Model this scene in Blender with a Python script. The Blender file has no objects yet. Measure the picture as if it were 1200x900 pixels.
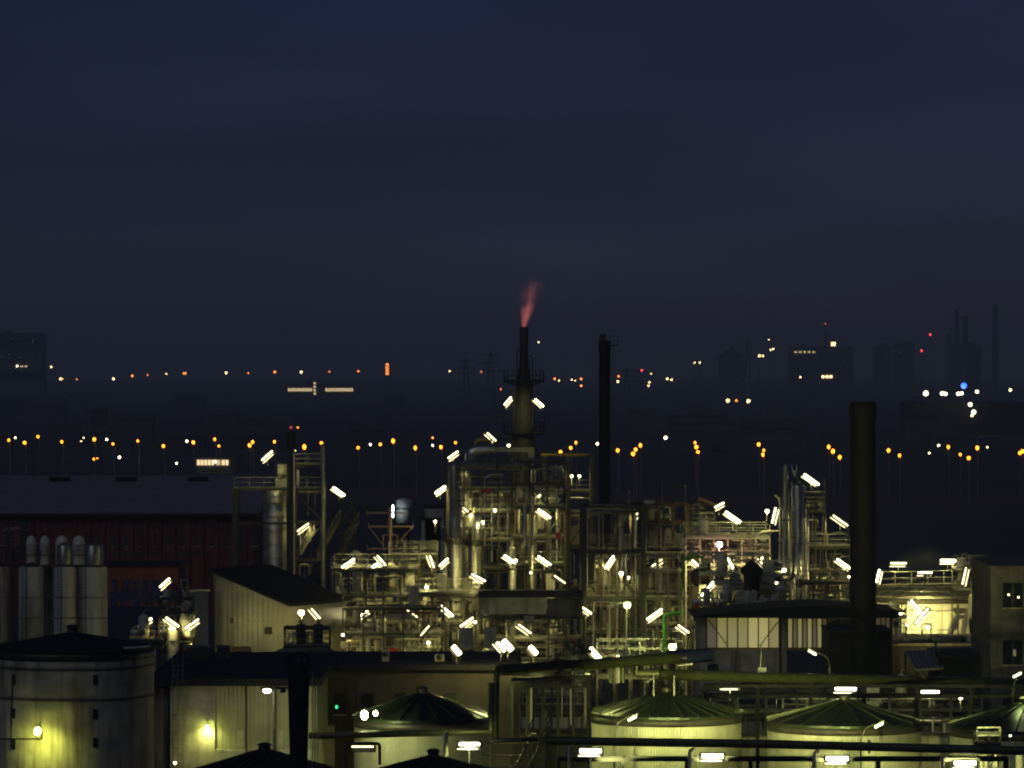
import bpy, math, random
from mathutils import Vector, Matrix
R = random.Random(7)
sc = bpy.context.scene
COL = sc.collection
F = 5000.0; CH = 36.0; HY = 432.0
def X(px, D): return (px-600)*D/F
def Z(py, D): return CH-(py-HY)*D/F
def P(px, py, D): return Vector((X(px, D), D, Z(py, D)))
def PX(v): return 600+v[0]*F/v[1]
def PY(v): return HY+(CH-v[2])*F/v[1]

# ------------------------------------------------------------ materials
MATS = {}
def mat(name, col, rough=.6, metal=0., var=.25, vscale=1.5, bump=0., rib=None, stain=0., spec=.5, streak=0.):
    if name in MATS: return MATS[name]
    m = bpy.data.materials.new(name); m.use_nodes = True
    nt = m.node_tree; N = nt.nodes; L = nt.links; b = N['Principled BSDF']
    b.inputs['Roughness'].default_value = rough; b.inputs['Metallic'].default_value = metal
    b.inputs['Specular IOR Level'].default_value = spec
    tc = N.new('ShaderNodeTexCoord')
    mp = N.new('ShaderNodeMapping'); L.new(tc.outputs['Object'], mp.inputs['Vector'])
    if streak: mp.inputs['Scale'].default_value = (1, 1, streak)
    nz = N.new('ShaderNodeTexNoise'); nz.inputs['Scale'].default_value = vscale; nz.inputs['Detail'].default_value = 5
    L.new(mp.outputs[0], nz.inputs['Vector'])
    rp = N.new('ShaderNodeValToRGB'); L.new(nz.outputs['Fac'], rp.inputs[0])
    rp.color_ramp.elements[0].position = .3; rp.color_ramp.elements[1].position = .7
    rp.color_ramp.elements[0].color = tuple(c*(1-var) for c in col)+(1,)
    rp.color_ramp.elements[1].color = tuple(min(1, c*(1+var*.6)) for c in col)+(1,)
    out = rp.outputs[0]
    if stain:
        n2 = N.new('ShaderNodeTexNoise'); n2.inputs['Scale'].default_value = .9; n2.inputs['Detail'].default_value = 7
        m2 = N.new('ShaderNodeMapping'); m2.inputs['Scale'].default_value = (1.6, 1.6, .18); L.new(tc.outputs['Object'], m2.inputs['Vector'])
        L.new(m2.outputs[0], n2.inputs['Vector'])
        r2 = N.new('ShaderNodeValToRGB'); r2.color_ramp.elements[0].position = .48; r2.color_ramp.elements[1].position = .66
        L.new(n2.outputs['Fac'], r2.inputs[0])
        mx = N.new('ShaderNodeMix'); mx.data_type = 'RGBA'; mx.blend_type = 'MIX'
        ml = N.new('ShaderNodeMath'); ml.operation = 'MULTIPLY'; ml.inputs[1].default_value = stain
        L.new(r2.outputs[0], ml.inputs[0]); L.new(ml.outputs[0], mx.inputs[0])
        L.new(out, mx.inputs[6]); mx.inputs[7].default_value = (col[0]*.25+.01, col[1]*.2, col[2]*.16, 1); out = mx.outputs[2]
    L.new(out, b.inputs['Base Color'])
    rr = N.new('ShaderNodeMapRange'); L.new(nz.outputs['Fac'], rr.inputs[0])
    rr.inputs[3].default_value = max(.05, rough-.12); rr.inputs[4].default_value = min(1, rough+.15)
    L.new(rr.outputs[0], b.inputs['Roughness'])
    if rib or bump:
        bp = N.new('ShaderNodeBump')
        if rib:
            # vertical corrugation: ribs spaced around the object's own axis (angle) or along its face
            sp = N.new('ShaderNodeSeparateXYZ'); L.new(tc.outputs['Object'], sp.inputs[0])
            if rib[0] == 'ang':
                at = N.new('ShaderNodeMath'); at.operation = 'ARCTAN2'; L.new(sp.outputs[1], at.inputs[0]); L.new(sp.outputs[0], at.inputs[1]); src = at.outputs[0]
            else:
                ad = N.new('ShaderNodeMath'); ad.operation = 'ADD'; L.new(sp.outputs[0], ad.inputs[0]); L.new(sp.outputs[1], ad.inputs[1]); src = ad.outputs[0]
            mu = N.new('ShaderNodeMath'); mu.operation = 'MULTIPLY'; mu.inputs[1].default_value = rib[1]; L.new(src, mu.inputs[0])
            sn = N.new('ShaderNodeMath'); sn.operation = 'SINE'; L.new(mu.outputs[0], sn.inputs[0])
            L.new(sn.outputs[0], bp.inputs['Height']); bp.inputs['Distance'].default_value = rib[2]; bp.inputs['Strength'].default_value = 1
        else:
            L.new(nz.outputs['Fac'], bp.inputs['Height']); bp.inputs['Strength'].default_value = bump; bp.inputs['Distance'].default_value = .05
        L.new(bp.outputs[0], b.inputs['Normal'])
    MATS[name] = m; return m
def emit(name, col, s, sample=True):
    if name in MATS: return MATS[name]
    m = bpy.data.materials.new(name); m.use_nodes = True; b = m.node_tree.nodes['Principled BSDF']
    b.inputs['Base Color'].default_value = (.8, .8, .8, 1)
    b.inputs['Emission Color'].default_value = (*col, 1); b.inputs['Emission Strength'].default_value = s
    if not sample: m.cycles.emission_sampling = 'NONE'
    MATS[name] = m; return m

mat('galv', (.33, .33, .30), .38, .75, .3, 2.5)
mat('clad', (.62, .61, .58), .34, .85, .18, 1.2, bump=.25)
mat('clad_dull', (.40, .39, .34), .42, .65, .3, 1.2, bump=.3, stain=.4)
mat('dark_steel', (.055, .055, .05), .6, .3, .4, 2)
mat('mid_steel', (.085, .08, .065), .5, .4, .4, 2, stain=.4)
mat('rust', (.15, .09, .055), .8, .1, .5, 3)
mat('pale_paint', (.52, .50, .42), .5, 0, .2, 2, stain=.4)
mat('rib_metal', (.07, .085, .05), .35, .6, .3, 2)
mat('white_paint', (.74, .73, .64), .45, 0, .12, 1, stain=.35)
mat('green_paint', (.10, .42, .05), .45, 0, .2, 2)
mat('olive_pipe', (.085, .10, .04), .25, .55, .08, .5)
mat('mast_paint', (.26, .17, .15), .6, 0, .15, 1)
mat('office_wall', (.085, .075, .06), .85, 0, .3, .5, stain=.5)
mat('olive_paint', (.13, .15, .07), .4, .4, .3, 1.5, stain=.4)
mat('red_paint', (.50, .04, .03), .5, 0, .25, 2)
mat('yellow_paint', (.6, .42, .04), .5, 0, .25, 2)
mat('blue_paint', (.012, .022, .08), .6, 0, .3, 1.5)
mat('concrete', (.60, .53, .38), .85, 0, .4, .7, stain=.75)
mat('concrete_dark', (.17, .155, .125), .85, 0, .35, .7, stain=.7)
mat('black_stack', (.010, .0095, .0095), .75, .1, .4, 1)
mat('roof_dark', (.014, .014, .015), .8, 0, .5, .8)
mat('roof_green', (.045, .06, .035), .32, .5, .4, 1.2)
mat('roof_purple', (.30, .25, .30), .8, 0, .25, .3)
mat('brick_red', (.22, .06, .04), .85, 0, .45, .35, stain=.5)
mat('orange_wall', (.36, .11, .05), .8, 0, .25, .6)
mat('corr_wall', (.52, .50, .40), .32, .7, .1, .5, rib=('lin', 30, .005), stain=.2)
mat('corr_dull', (.36, .36, .24), .5, .1, .2, .8, rib=('lin', 22, .008), stain=.2)
mat('corr_tank', (.52, .52, .38), .4, .25, .15, .8, rib=('ang', 170, .012), stain=.25)
mat('smooth_tank', (.5, .49, .42), .5, .2, .15, .8, stain=.5)
mat('tarp', (.07, .08, .19), .8, 0, .9, .8)
mat('glass_dark', (.02, .022, .028), .08, 0, .1, 1)
mat('asphalt', (.045, .044, .042), .9, 0, .4, .05)
mat('lamp_grey', (.075, .072, .06), .6, 0, .05, 3)
mat('lamp_housing', (.4, .4, .37), .4, .3, .1, 3)
mat('far_dark', (.12, .12, .125), .9, 0, .4, .02)
mat('ground_dark', (.06, .06, .06), .9, 0, .5, .004)
mat('far_pale', (.12, .12, .12), .9, 0, .4, .02)
mat('bark', (.05, .04, .03), .9, 0, .3, 2)
mat('leaf', (.035, .04, .02), .8, 0, .4, .3)
WARM = (1., .86, .44); SPOTC = (1., .88, .29)
emit('tube_warm', WARM, 13); emit('ghost_glow', (1., .84, .46), 4.5)
emit('tube_dim', WARM, 5); emit('tube_mid', (1., .84, .40), 6); emit('tube_bright', (1., .9, .52), 28); emit('glow_white', (1., .94, .72), 20); emit('glow_green', (.82, .95, .28), 14)
emit('glow_ball', (1., .86, .46), 16); emit('glow_pink', (1., .55, .42), 14)
emit('tube_white', (1., .9, .66), 26); emit('tube_dist', (.9, .95, .5), 10)
emit('sodium', (1., .22, .012), 11)
emit('far_orange', (1., .29, .055), 5, False); emit('far_yellow', (1., .72, .32), 7, False)
emit('far_white', (1., .88, .58), 8, False); emit('far_red', (1., .06, .08), 4, False); emit('far_blue', (.02, .10, 1.), 7, False)
emit('window_far', (1., .75, .4), 1.5, False); emit('window_warm', (1., .84, .26), .22); emit('window_bright', (1., .86, .29), .36)
emit('window_dim', (1., .70, .28), .06, False); emit('led_green', (.05, 1., .4), 1.2, False); emit('red_beacon', (1., .05, .04), .5, False)

# ------------------------------------------------------------ mesh builder (world coordinates)
class MB:
    def __init__(s): s.v = []; s.f = []; s.s = []; s.m = []
    def add(s, vs, fs, sm=False):
        o = len(s.v); s.v += [tuple(v) for v in vs]
        for f in fs: s.f.append(tuple(i+o for i in f)); s.s.append(sm)
        return s
    def box(s, c, d, rz=0., M=None):
        x, y, z = d[0]/2, d[1]/2, d[2]/2
        vs = [Vector((a*x, b*y, e*z)) for a in (-1, 1) for b in (-1, 1) for e in (-1, 1)]
        if M is None: M = Matrix.Rotation(rz, 3, 'Z')
        c = Vector(c)
        return s.add([M@v+c for v in vs], [(0, 1, 3, 2), (4, 6, 7, 5), (0, 4, 5, 1), (2, 3, 7, 6), (0, 2, 6, 4), (1, 5, 7, 3)])
    def span(s, a, b): # axis aligned box between corners
        a, b = Vector(a), Vector(b); return s.box((a+b)/2, [abs(b[i]-a[i]) for i in range(3)])
    def beam(s, a, b, w, h=None):
        a, b = Vector(a), Vector(b); d = b-a
        if d.length < 1e-5: return s
        q = d.to_track_quat('X', 'Z').to_matrix()
        return s.box((a+b)/2, (d.length, w, h or w), M=q)
    def cyl(s, a, b, r, n=12, r2=None, caps=True):
        a, b = Vector(a), Vector(b); r2 = r if r2 is None else r2
        d = (b-a)
        if d.length < 1e-5: return s
        q = d.to_track_quat('Z', 'Y').to_matrix(); A = []; B = []
        for i in range(n):
            t = 2*math.pi*i/n; u = q@Vector((math.cos(t), math.sin(t), 0)); A.append(a+u*r); B.append(b+u*r2)
        s.add(A+B, [(i, (i+1) % n, n+(i+1) % n, n+i) for i in range(n)], True)
        if caps:
            s.add(A, [tuple(range(n))[::-1]]); s.add(B, [tuple(range(n))])
        return s
    def lathe(s, c, prof, n=24, axis='Z', smooth=True):
        c = Vector(c); vs = []
        for (r, h) in prof:
            for i in range(n):
                t = 2*math.pi*i/n; v = Vector((r*math.cos(t), r*math.sin(t), h))
                if axis == 'X': v = Vector((v.z, v.x, v.y))
                if axis == 'Y': v = Vector((v.y, v.z, v.x))
                vs.append(c+v)
        fs = []
        for k in range(len(prof)-1):
            for i in range(n): fs.append((k*n+i, k*n+(i+1) % n, (k+1)*n+(i+1) % n, (k+1)*n+i))
        return s.add(vs, fs, smooth)
    def tube(s, pts, r, n=8, bend=None):
        pts = [Vector(p) for p in pts]; bend = bend or r*2.2; out = [pts[0]]
        for i in range(1, len(pts)-1):
            a, b, c = pts[i-1], pts[i], pts[i+1]; u = (a-b); w = (c-b)
            k = min(bend, u.length*.45, w.length*.45); u.normalize(); w.normalize(); p0 = b+u*k; p1 = b+w*k
            for t in (0, .25, .5, .75, 1): out.append(p0*(1-t)**2+b*2*t*(1-t)+p1*t*t)
        out.append(pts[-1]); rings = []
        up = None
        for i, p in enumerate(out):
            d = (out[min(i+1, len(out)-1)]-out[max(i-1, 0)])
            if d.length < 1e-6: d = Vector((0, 0, 1))
            d.normalize()
            if up is None: up = Vector((0, 0, 1)) if abs(d.z) < .9 else Vector((1, 0, 0))
            sd = d.cross(up)
            if sd.length < 1e-3: sd = d.cross(Vector((0.3, 1, .2)))
            sd.normalize(); up = sd.cross(d).normalized()
            rings += [p+(sd*math.cos(2*math.pi*k/n)+up*math.sin(2*math.pi*k/n))*r for k in range(n)]
        fs = [(j*n+k, j*n+(k+1) % n, (j+1)*n+(k+1) % n, (j+1)*n+k) for j in range(len(out)-1) for k in range(n)]
        s.add(rings, fs, True); s.add(rings[:n], [tuple(range(n))[::-1]]); s.add(rings[-n:], [tuple(range(n))])
        return s
    def ball(s, c, r, n=10, sq=1.):
        m = n//2; prof = [(max(.001, r*math.sin(math.pi*i/m)), -r*sq*math.cos(math.pi*i/m)) for i in range(m+1)]
        return s.lathe(c, prof, n)
    def poly(s, vs): return s.add(vs, [tuple(range(len(vs)))])
    def build(s, name, m, parent=None, origin=None):
        me = bpy.data.meshes.new(name)
        if parent is not None: o0 = parent['_o'] if '_o' in parent else (0, 0, 0)
        else: o0 = origin or (0, 0, 0)
        if origin is not None and parent is not None: o0 = origin
        o0 = Vector(o0)
        me.from_pydata([tuple(Vector(v)-o0) for v in s.v], [], s.f)
        me.polygons.foreach_set('use_smooth', s.s); me.materials.append(MATS[m]); me.update()
        o = bpy.data.objects.new(name, me); COL.objects.link(o)
        if parent is not None: o.parent = parent; o.location = (0, 0, 0)
        else: o.location = o0
        o['_o'] = tuple(o0)
        return o
PEND = []
def tag(o, desc, cat, group=None, px=None):
    o['category'] = cat
    if group: o['group'] = group
    PEND.append((o, desc, px)); return o
def thing(name, desc, cat, loc, group=None):
    o = bpy.data.objects.new(name, None); COL.objects.link(o); o.location = loc; o['_o'] = tuple(loc); o.empty_display_size = .3
    v = Vector(loc); return tag(o, desc, cat, group, PX(v))
def struct(o, kind='structure'): o['kind'] = kind; return o
def copy_tree(o, parent=None):
    c = o.copy(); COL.objects.link(c)
    if parent is not None: c.parent = parent
    for ch in list(o.children): copy_tree(ch, c)
    return c

# ------------------------------------------------------------ places used in labels
PLACES = [(200, 715, 'small lamp-lit unit beside the corrugated shed'), (320, 590, 'dark steel frame around the grey vessel'), (365, 535, 'lit platform on the tall dark frame'),
 (360, 735, 'gable side of the corrugated shed'), (458, 625, 'cross-armed mast'), (430, 690, 'pipework below the cross-armed mast'), (425, 745, 'red cabinet'), (500, 745, 'low pumps by the office roof'),
 (505, 675, 'decks between mast and silver columns'), (545, 640, 'twin silver columns'), (560, 535, 'bent silver ducts atop the columns'), (614, 470, 'flare stack'), (620, 600, 'tower under the flare stack'),
 (610, 660, 'bays right of the silver columns'), (600, 715, 'long pale plate girder'), (560, 755, 'grey cabinets'), (625, 765, 'left end of the big olive pipe'), (665, 560, 'dark tower by the thin chimney'),
 (715, 620, 'open top bay of the main rack'), (720, 675, 'middle deck of the main rack'), (785, 620, 'bare posts of the main rack'), (775, 670, 'narrow bays of the main rack'), (735, 740, 'bottom bays of the main rack'),
 (790, 745, 'bright green riser'), (840, 600, 'reddish boom'), (845, 645, 'pink-lit pipe bridge'), (820, 670, 'green pipe hoop'), (880, 650, 'dark domed vessel'), (880, 690, 'glittering skid above the control house'), (935, 600, 'tallest silver column of the far unit'),
 (970, 635, 'railed gallery beside the thick chimney'), (970, 680, 'dim pipework beside the thick chimney'), (1060, 665, 'railed roof of the bright tank'), (1135, 680, 'stairs of the bright tank'), (1075, 725, 'wall of the bright tank'),
 (1180, 665, 'tall block at the edge'), (900, 765, 'control house with lit windows'), (1100, 770, 'ribbed lean-to roof'), (755, 785, 'valve manifold on the olive pipe')]
def where(px, py): return min(PLACES, key=lambda q: (q[0]-px)**2+((q[1]-py)*1.3)**2)[2]

# ------------------------------------------------------------ setting: ground, yard, roads
g = MB(); g.poly([(-9000, -200, 0), (9000, -200, 0), (9000, 14000, 0), (-9000, 14000, 0)]); struct(g.build('ground', 'ground_dark'))
g = MB(); g.poly([(-90, 180, .02), (90, 180, .02), (90, 560, .02), (-90, 560, .02)]); struct(g.build('pavement', 'asphalt'))
g = MB(); g.poly([(-900, 1290, .02), (900, 1290, .02), (900, 1330, .02), (-900, 1330, .02)]); struct(g.build('road', 'asphalt'))
g = MB(); g.poly([(-900, 680, .03), (900, 680, .03), (900, 700, .03), (-900, 700, .03)]); struct(g.build('road', 'asphalt'))

# ------------------------------------------------------------ lamps
LC = {}
SPD = {}
def spot(parent, W, col, off=(0, .24, -.15), aim=(0, .55, -.83), ang=165):
    """added spot near a lamp or its reflector that carries most of its light"""
    k = (W, col, ang)
    if k not in SPD:
        d = bpy.data.lights.new('added_spot', 'SPOT'); d.energy = W; d.color = col; d.spot_size = math.radians(ang); d.spot_blend = .6; d.shadow_soft_size = .12; SPD[k] = d
    o = bpy.data.objects.new('added_spot', SPD[k]); COL.objects.link(o); o.parent = parent; o.location = off; o.rotation_euler = Vector(aim).to_track_quat('-Z', 'Y').to_euler(); return o  # added spots light the plant in place of the dimmer visible lamps
def rotY(v, a): return Vector((v[0]*math.cos(a)+v[2]*math.sin(a), v[1], -v[0]*math.sin(a)+v[2]*math.cos(a)))
def cached(key, name, m, fn, parent):
    if key not in LC:
        b = MB(); fn(b); o = b.build(name, m, parent, origin=(0, 0, 0)); LC[key] = o.data; return o
    o = bpy.data.objects.new(name, LC[key]); COL.objects.link(o); o.parent = parent; return o
def tube_lamp(px, py, deg, D, L=1.45, mt='tube_warm', pole=1.0, desc=None, low=True, r=.05, W=None):
    """deg: tilt of the tube in the picture, + rises to the right"""
    a = math.radians(-deg); loc = P(px, py, D); tilt = 'level' if abs(deg) < 8 else ('steep upright' if abs(deg) > 52 else ('up-tilted' if deg > 0 else 'down-tilted'))
    dim = 'thin dim ' if r < .048 else ('long ' if L > 1.55 else '')
    t = thing('tube_lamp', desc or f'{dim}{tilt} tube lamp by the {where(px, py)}', 'lamp', loc, 'fluorescent tube lamps of the plant')
    k = (round(deg/7), L, mt, r); a = math.radians(-round(deg/7)*7) if abs(deg) > 8 else 0
    R_ = lambda v: rotY(v, a)
    cached(('t', k), 'tube', mt, lambda b: b.cyl(R_((-L/2, 0, 0)), R_((L/2, 0, 0)), r, 8), t)
    if low: cached(('l', k), 'ghost_tube', 'ghost_glow', lambda b: b.cyl(R_((-L/2-.12, -.05, -.31)), R_((L/2-.12, -.05, -.31)), .03, 6), t)  # dimmer glowing tube added to imitate a doubled lamp image
    def hs(b):
        M = Matrix.Rotation(a, 3, 'Y'); b.box(R_((0, .05, .19)), (L+.16, .3, .04), M=M); b.box(R_((0, .17, -.1)), (L+.3, .03, .56), M=M)
        for sx in (-1, 1): b.box(R_((sx*(L/2+.04), .08, -.05)), (.05, .26, .4), M=M)
    cached(('h', k), 'halo_reflector', 'lamp_grey', hs, t)  # housing plus an added back plate that catches tube light as a halo
    if W is None: W = 430 if r > .046 else 60
    if W: spot(t, {1074: 3800, 1080: 3800, 561: 800, 520: 700, 506: 700, 295: 420, 1130: 900, 1053: 700, 1111: 700}.get(px, W), SPOTC)
    if pole: cached(('p', pole), 'bracket', 'galv', lambda b: b.tube([(0, .2, 0), (0, .45, .0), (0, .45, -pole)], .035, 6), t)
    return t
def ball_lamp(px, py, D, r=.3, mt='glow_ball', desc=None, pole=1., W=None):
    loc = P(px, py, D); nm = 'bright round' if r > .2 else 'small round'
    t = thing('bulkhead_lamp', desc or f'{nm} lamp by the {where(px, py)}', 'lamp', loc, 'round lamps of the plant')
    cached(('b', r, mt), 'globe', mt, lambda b: b.ball((0, 0, 0), r, 10), t)
    def cap(b): b.cyl((0, 0, r*.75), (0, 0, r*1.1), r*.95, 10, r*.4); b.cyl((0, r*1.2, -r*.2), (0, r*1.2, r*1.0), r*.2, 6)
    cached(('c', r), 'cap', 'lamp_housing', cap, t)
    if W is None: W = 0 if r < .13 else (200 if r < .22 else 600)
    if px == 1055: W = 2500
    if W: spot(t, W, {'glow_green': (.8, 1., .25), 'glow_pink': (1., .5, .36)}.get(mt, SPOTC), (0, r+.06, -r*.9))
    cached(('bp', pole, r), 'bracket', 'galv', lambda b: b.tube([(0, 0, r*1.1), (0, r+.25, r*1.1), (0, r+.25, -pole)], .03, 6), t)
    return t

# (px, py, tilt, distance[, length])
TUBES = [(313, 534, 42, 445), (397, 576, -35, 446), (355, 618, 35, 446), (193, 683, 40, 395, 1.2), (170, 730, 38, 395), (202, 729, -38, 390), (225, 731, 35, 392), (295, 772, -40, 385, 1.2), (370, 719, -50, 396, 1.2),
 (408, 660, 32, 414), (425, 720, 36, 410), (417, 770, -32, 398), (447, 657, -50, 414, 1.2), (441, 662, 35, 416, 1.1), (506, 658, -70, 414, 1.2), (520, 659, 42, 412, 1.1), (524, 716, -45, 405), (547, 729, 38, 402), (561, 677, -28, 408), (597, 655, -38, 418, 1.2),
 (615, 737, -35, 402), (638, 602, -33, 426), (638, 657, -38, 418), (576, 512, -40, 436, 1.2), (531, 533, 38, 432, 1.2), (516, 574, 38, 430, 1.2), (543, 595, -40, 426, 1.2),
 (595, 470, 48, 462, 1.1), (632, 472, -40, 462, 1.2), (687, 715, -35, 406, 1.2), (745, 604, 58, 424, 1.2), (714, 659, 58, 416), (768, 661, 33, 414, 1.6), (767, 720, 36, 404, 1.7), (829, 690, 52, 396, 1.7),
 (801, 737, -38, 396, 1.2), (843, 592, 30, 420, 1.0), (859, 606, -38, 412, 1.7), (893, 660, -42, 404, 1.2), (891, 658, 60, 406, .9), (856, 660, -65, 404, 1.1), (816, 661, -40, 406, 1.1), (907, 604, 75, 404, 1.5), (951, 562, -33, 408, 1.7), (985, 610, -35, 404, 1.7), (989, 661, -35, 400, 1.6),
 (1029, 675, 75, 396, 1.2), (1053, 660, 0, 414, 1.5), (1084, 671, 0, 432, 1.4), (1111, 657, 0, 414, 1.4), (1130, 675, 78, 400, 1.6), (1172, 660, 0, 352, 1.3), (1074, 711, -48, 411, 1.6), (1080, 722, 48, 410, 1.9)]
for i, q in enumerate(TUBES): tube_lamp(q[0], q[1], q[2], q[3], q[4] if len(q) > 4 else 1.45, ('tube_warm', 'tube_mid', 'tube_bright')[i*5 % 3], r=(.05, .065, .048, .085)[i*7 % 4])
for q in [(656, 679, -38, 416, 1.3), (498, 739, 52, 402, 1.2), (483, 719, -38, 408, 1.2)]: tube_lamp(*q, r=.045, mt='tube_dim', low=False)
BALLS = [(345, 528, 446, .12), (353, 718, 396, .28), (402, 744, 404, .14), (500, 688, 412, .17), (486, 701, 409, .17), (488, 705, 410, .13), (502, 753, 402, .14), (604, 657, 418, .16), 
 (596, 522, 440, .14), (627, 548, 434, .18), (536, 593, 426, .17), (580, 598, 428, .14), (566, 612, 426, .15), (510, 611, 432, .13), (632, 581, 430, .13), (670, 558, 446, .13), (679, 558, 446, .13), (686, 603, 424, .2), (728, 672, 418, .2), (736, 677, 416, .15),
  (724, 770, 306, .13), (899, 599, 406, .18), (919, 668, 402, .18), (910, 683, 398, .1), (995, 676, 402, .1), (1055, 717, 411, .3), (1087, 735, 380, .16), (557, 729, 402, .12), (871, 672, 402, .14), (622, 671, 420, .1), (791, 755, 392, .1), (816, 752, 390, .1), (1063, 732, 396, .1)]
for q in BALLS: ball_lamp(q[0], q[1], q[2], q[3])
ball_lamp(735, 709, 404, .33, 'glow_green'); ball_lamp(788, 758, 309, .28, 'glow_green'); ball_lamp(843, 638, 404, .3, 'glow_pink', 'pinkish round lamp over the pipe bridge')
for q in [(535, 762, 299, .75, .15), (587, 758, 299, .8, .1), (595, 756, 299, .9, .19), (625, 762, 300, .7, .15), (697, 766, 301, 1., .18)]:
    t = tube_lamp(q[0], q[1], -52, q[2], q[3], 'glow_ball', 1., None, q[4] < .12, q[4], 0); spot(t, 2600, (.95, .97, .3), (0, 0, -.5), (0, -.5, -.86), 115); spot(t, 250, SPOTC)
for q, d in [((856, 803), 'level tube lamp in front of the railed tank behind'), ((989, 807), 'level tube lamp above the middle ribbed tank roof'), ((1090, 811), 'level tube lamp between the two ribbed tanks'), ((692, 880), 'blazing level tube lamp below the first corrugated tank'),
             ((835, 886), 'blazing level tube lamp under the dark pipe between tanks'), ((981, 889), 'blazing level tube lamp below the middle corrugated tank'), ((1131, 894), 'blazing level tube lamp at the lower corner'), ((550, 872), 'level tube lamp beside the bent white pipe')]:
    big = q[1] > 860; t_big = q[0] != 550 and big; t = tube_lamp(q[0], q[1], 0, 274 if big else 320, 1.35 if big and q[0] != 550 else 1.3, 'tube_white', 1.2, d, True, .11 if big and q[0] != 550 else .07, 0)
    spot(t, 20000 if t_big else 450, (.95, .96, .31) if big else (.95, 1., .38), (0, .24, -.1 if big else -.12), ((.5 if q[0] == 692 else 0), 1, .03) if t_big else (0, .5, -.6), 52 if t_big else 160)
    if big: spot(t, 300, (.95, 1., .5), (0, -.1, -.12), (0, .2, -1), 150)
tube_lamp(425, 875, 0, 276, 1.4, 'tube_dim', .6, 'thin level tube lamp under the pipe by the green tank', False, .035)
ball_lamp(1001, 807, 320, .16, 'tube_white', 'small round lamp beside the tube above the middle tank'); ball_lamp(1126, 817, 322, .15, 'tube_white', 'small round lamp over the farthest front tank')
ball_lamp(205, 894, 284, .09, 'glow_ball', 'tiny lamp at the foot of the caged ladder'); ball_lamp(1184, 862, 290, .06, 'glow_ball', 'tiny lamp on the walkway at the edge')
def flood(px, py, D, desc, mt, yaw=0., s=1., pitch=.9):
    t = thing('floodlight', desc, 'floodlight', P(px, py, D), 'floodlights'); o = Vector(t.location)
    M = Matrix.Rotation(yaw, 3, 'Z')@Matrix.Rotation(-pitch, 3, 'X')
    MB().box(o+M@Vector((0, .12, .0)), (.62*s, .22, .42*s), M=M).build('housing', 'lamp_housing', t)
    MB().box(o+M@Vector((0, -.01, 0)), (.54*s, .03, .34*s), M=M).build('lens', mt, t)
    MB().tube([o+M@Vector((0, .2, 0)), o+Vector((0, .5, .1)), o+Vector((0, .75, .1))], .04, 6).build('bracket', 'galv', t)
    return t
def flood_at(px, py, D, desc, mt, s=1., W=500, col=(.82, .95, .16), back=.45): # wall lamp: a bulb under a short hood
    t = thing('wall_lamp', desc, 'wall lamp', P(px, py, D), 'wall lamps'); o = Vector(t.location)
    MB().ball(o, .17*s, 10, 1.3).build('bulb', mt, t)
    MB().box(o+Vector((0, .06, .26*s)), (.4*s, .34, .06)).build('shade', 'lamp_housing', t)
    MB().tube([o+Vector((0, .1, .3*s)), o+Vector((0, back, .34*s)), o+Vector((0, back+.1, .1))], .035, 6).build('bracket', 'galv', t)
    spot(t, W, col, (0, .1, -.2*s), (0, .6, -.8), 160)
emit('flood_green', (.80, .9, .16), 40); emit('flood_pale', (.9, .95, .42), 50)
flood_at(44, 857, 265.4, 'yellow-green wall lamp on the stained concrete tank', 'flood_green', 1.2, 320, back=1.5)
flood_at(243, 853, 285.0, 'pale green wall lamp on the corrugated hall', 'flood_green', .9, 170, (.9, .92, .22))
flood_at(427, 838, 279.6, 'brilliant wall lamp on the green corrugated tank', 'flood_pale', 1.35, 380, (.85, .95, .38), .9)
flood_at(440, 836, 279.6, 'second brilliant lamp just beside the green tank lamp', 'flood_pale', .8, 220, (.85, .95, .38), .9)

def mast_lamp(px, py, D, desc, mt, side=1, base=0, arm=1.2, s=1., H=None):
    """street lamp: pole, arm reaching towards px, flat head with glowing lens"""
    head = P(px, py, D); bx = head.x-side*arm; z1 = head.z
    t = thing('street_lamp', desc, 'street lamp', (bx, D, base), 'street lamps in the plant yard')
    MB().tube([(bx, D, base), (bx, D, z1-.9), (bx+side*.25, D, z1-.25), (head.x-side*.25, D, z1+.1)], .06*s, 8, .5).build('pole', 'mid_steel', t)
    M = Matrix.Rotation(-side*math.radians(28), 3, 'Y')
    MB().box(head+Vector((0, 0, .12)), (.75*s, .3, .1), M=M).build('head', 'lamp_housing', t)
    MB().box(head+Vector((0, 0, .0)), (.6*s, .26, .09), M=M).build('lens', mt, t)
    spot(t, 700, (.8, 1., .35), head-Vector(t.location)+Vector((0, .1, -.15)), (0, .35, -.9), 150)
mast_lamp(741, 842, 285, 'curved street lamp in front of the first corrugated tank', 'tube_dist', 1)
mast_lamp(1030, 850, 285, 'curved street lamp in front of the middle corrugated tank', 'tube_dist', 1)
mast_lamp(1192, 791, 300, 'street lamp before the tall block', 'tube_dist', 1, arm=.3)
mast_lamp(952, 765, 312, 'street lamp before the control house', 'tube_dist', -1, arm=1.3)
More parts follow.
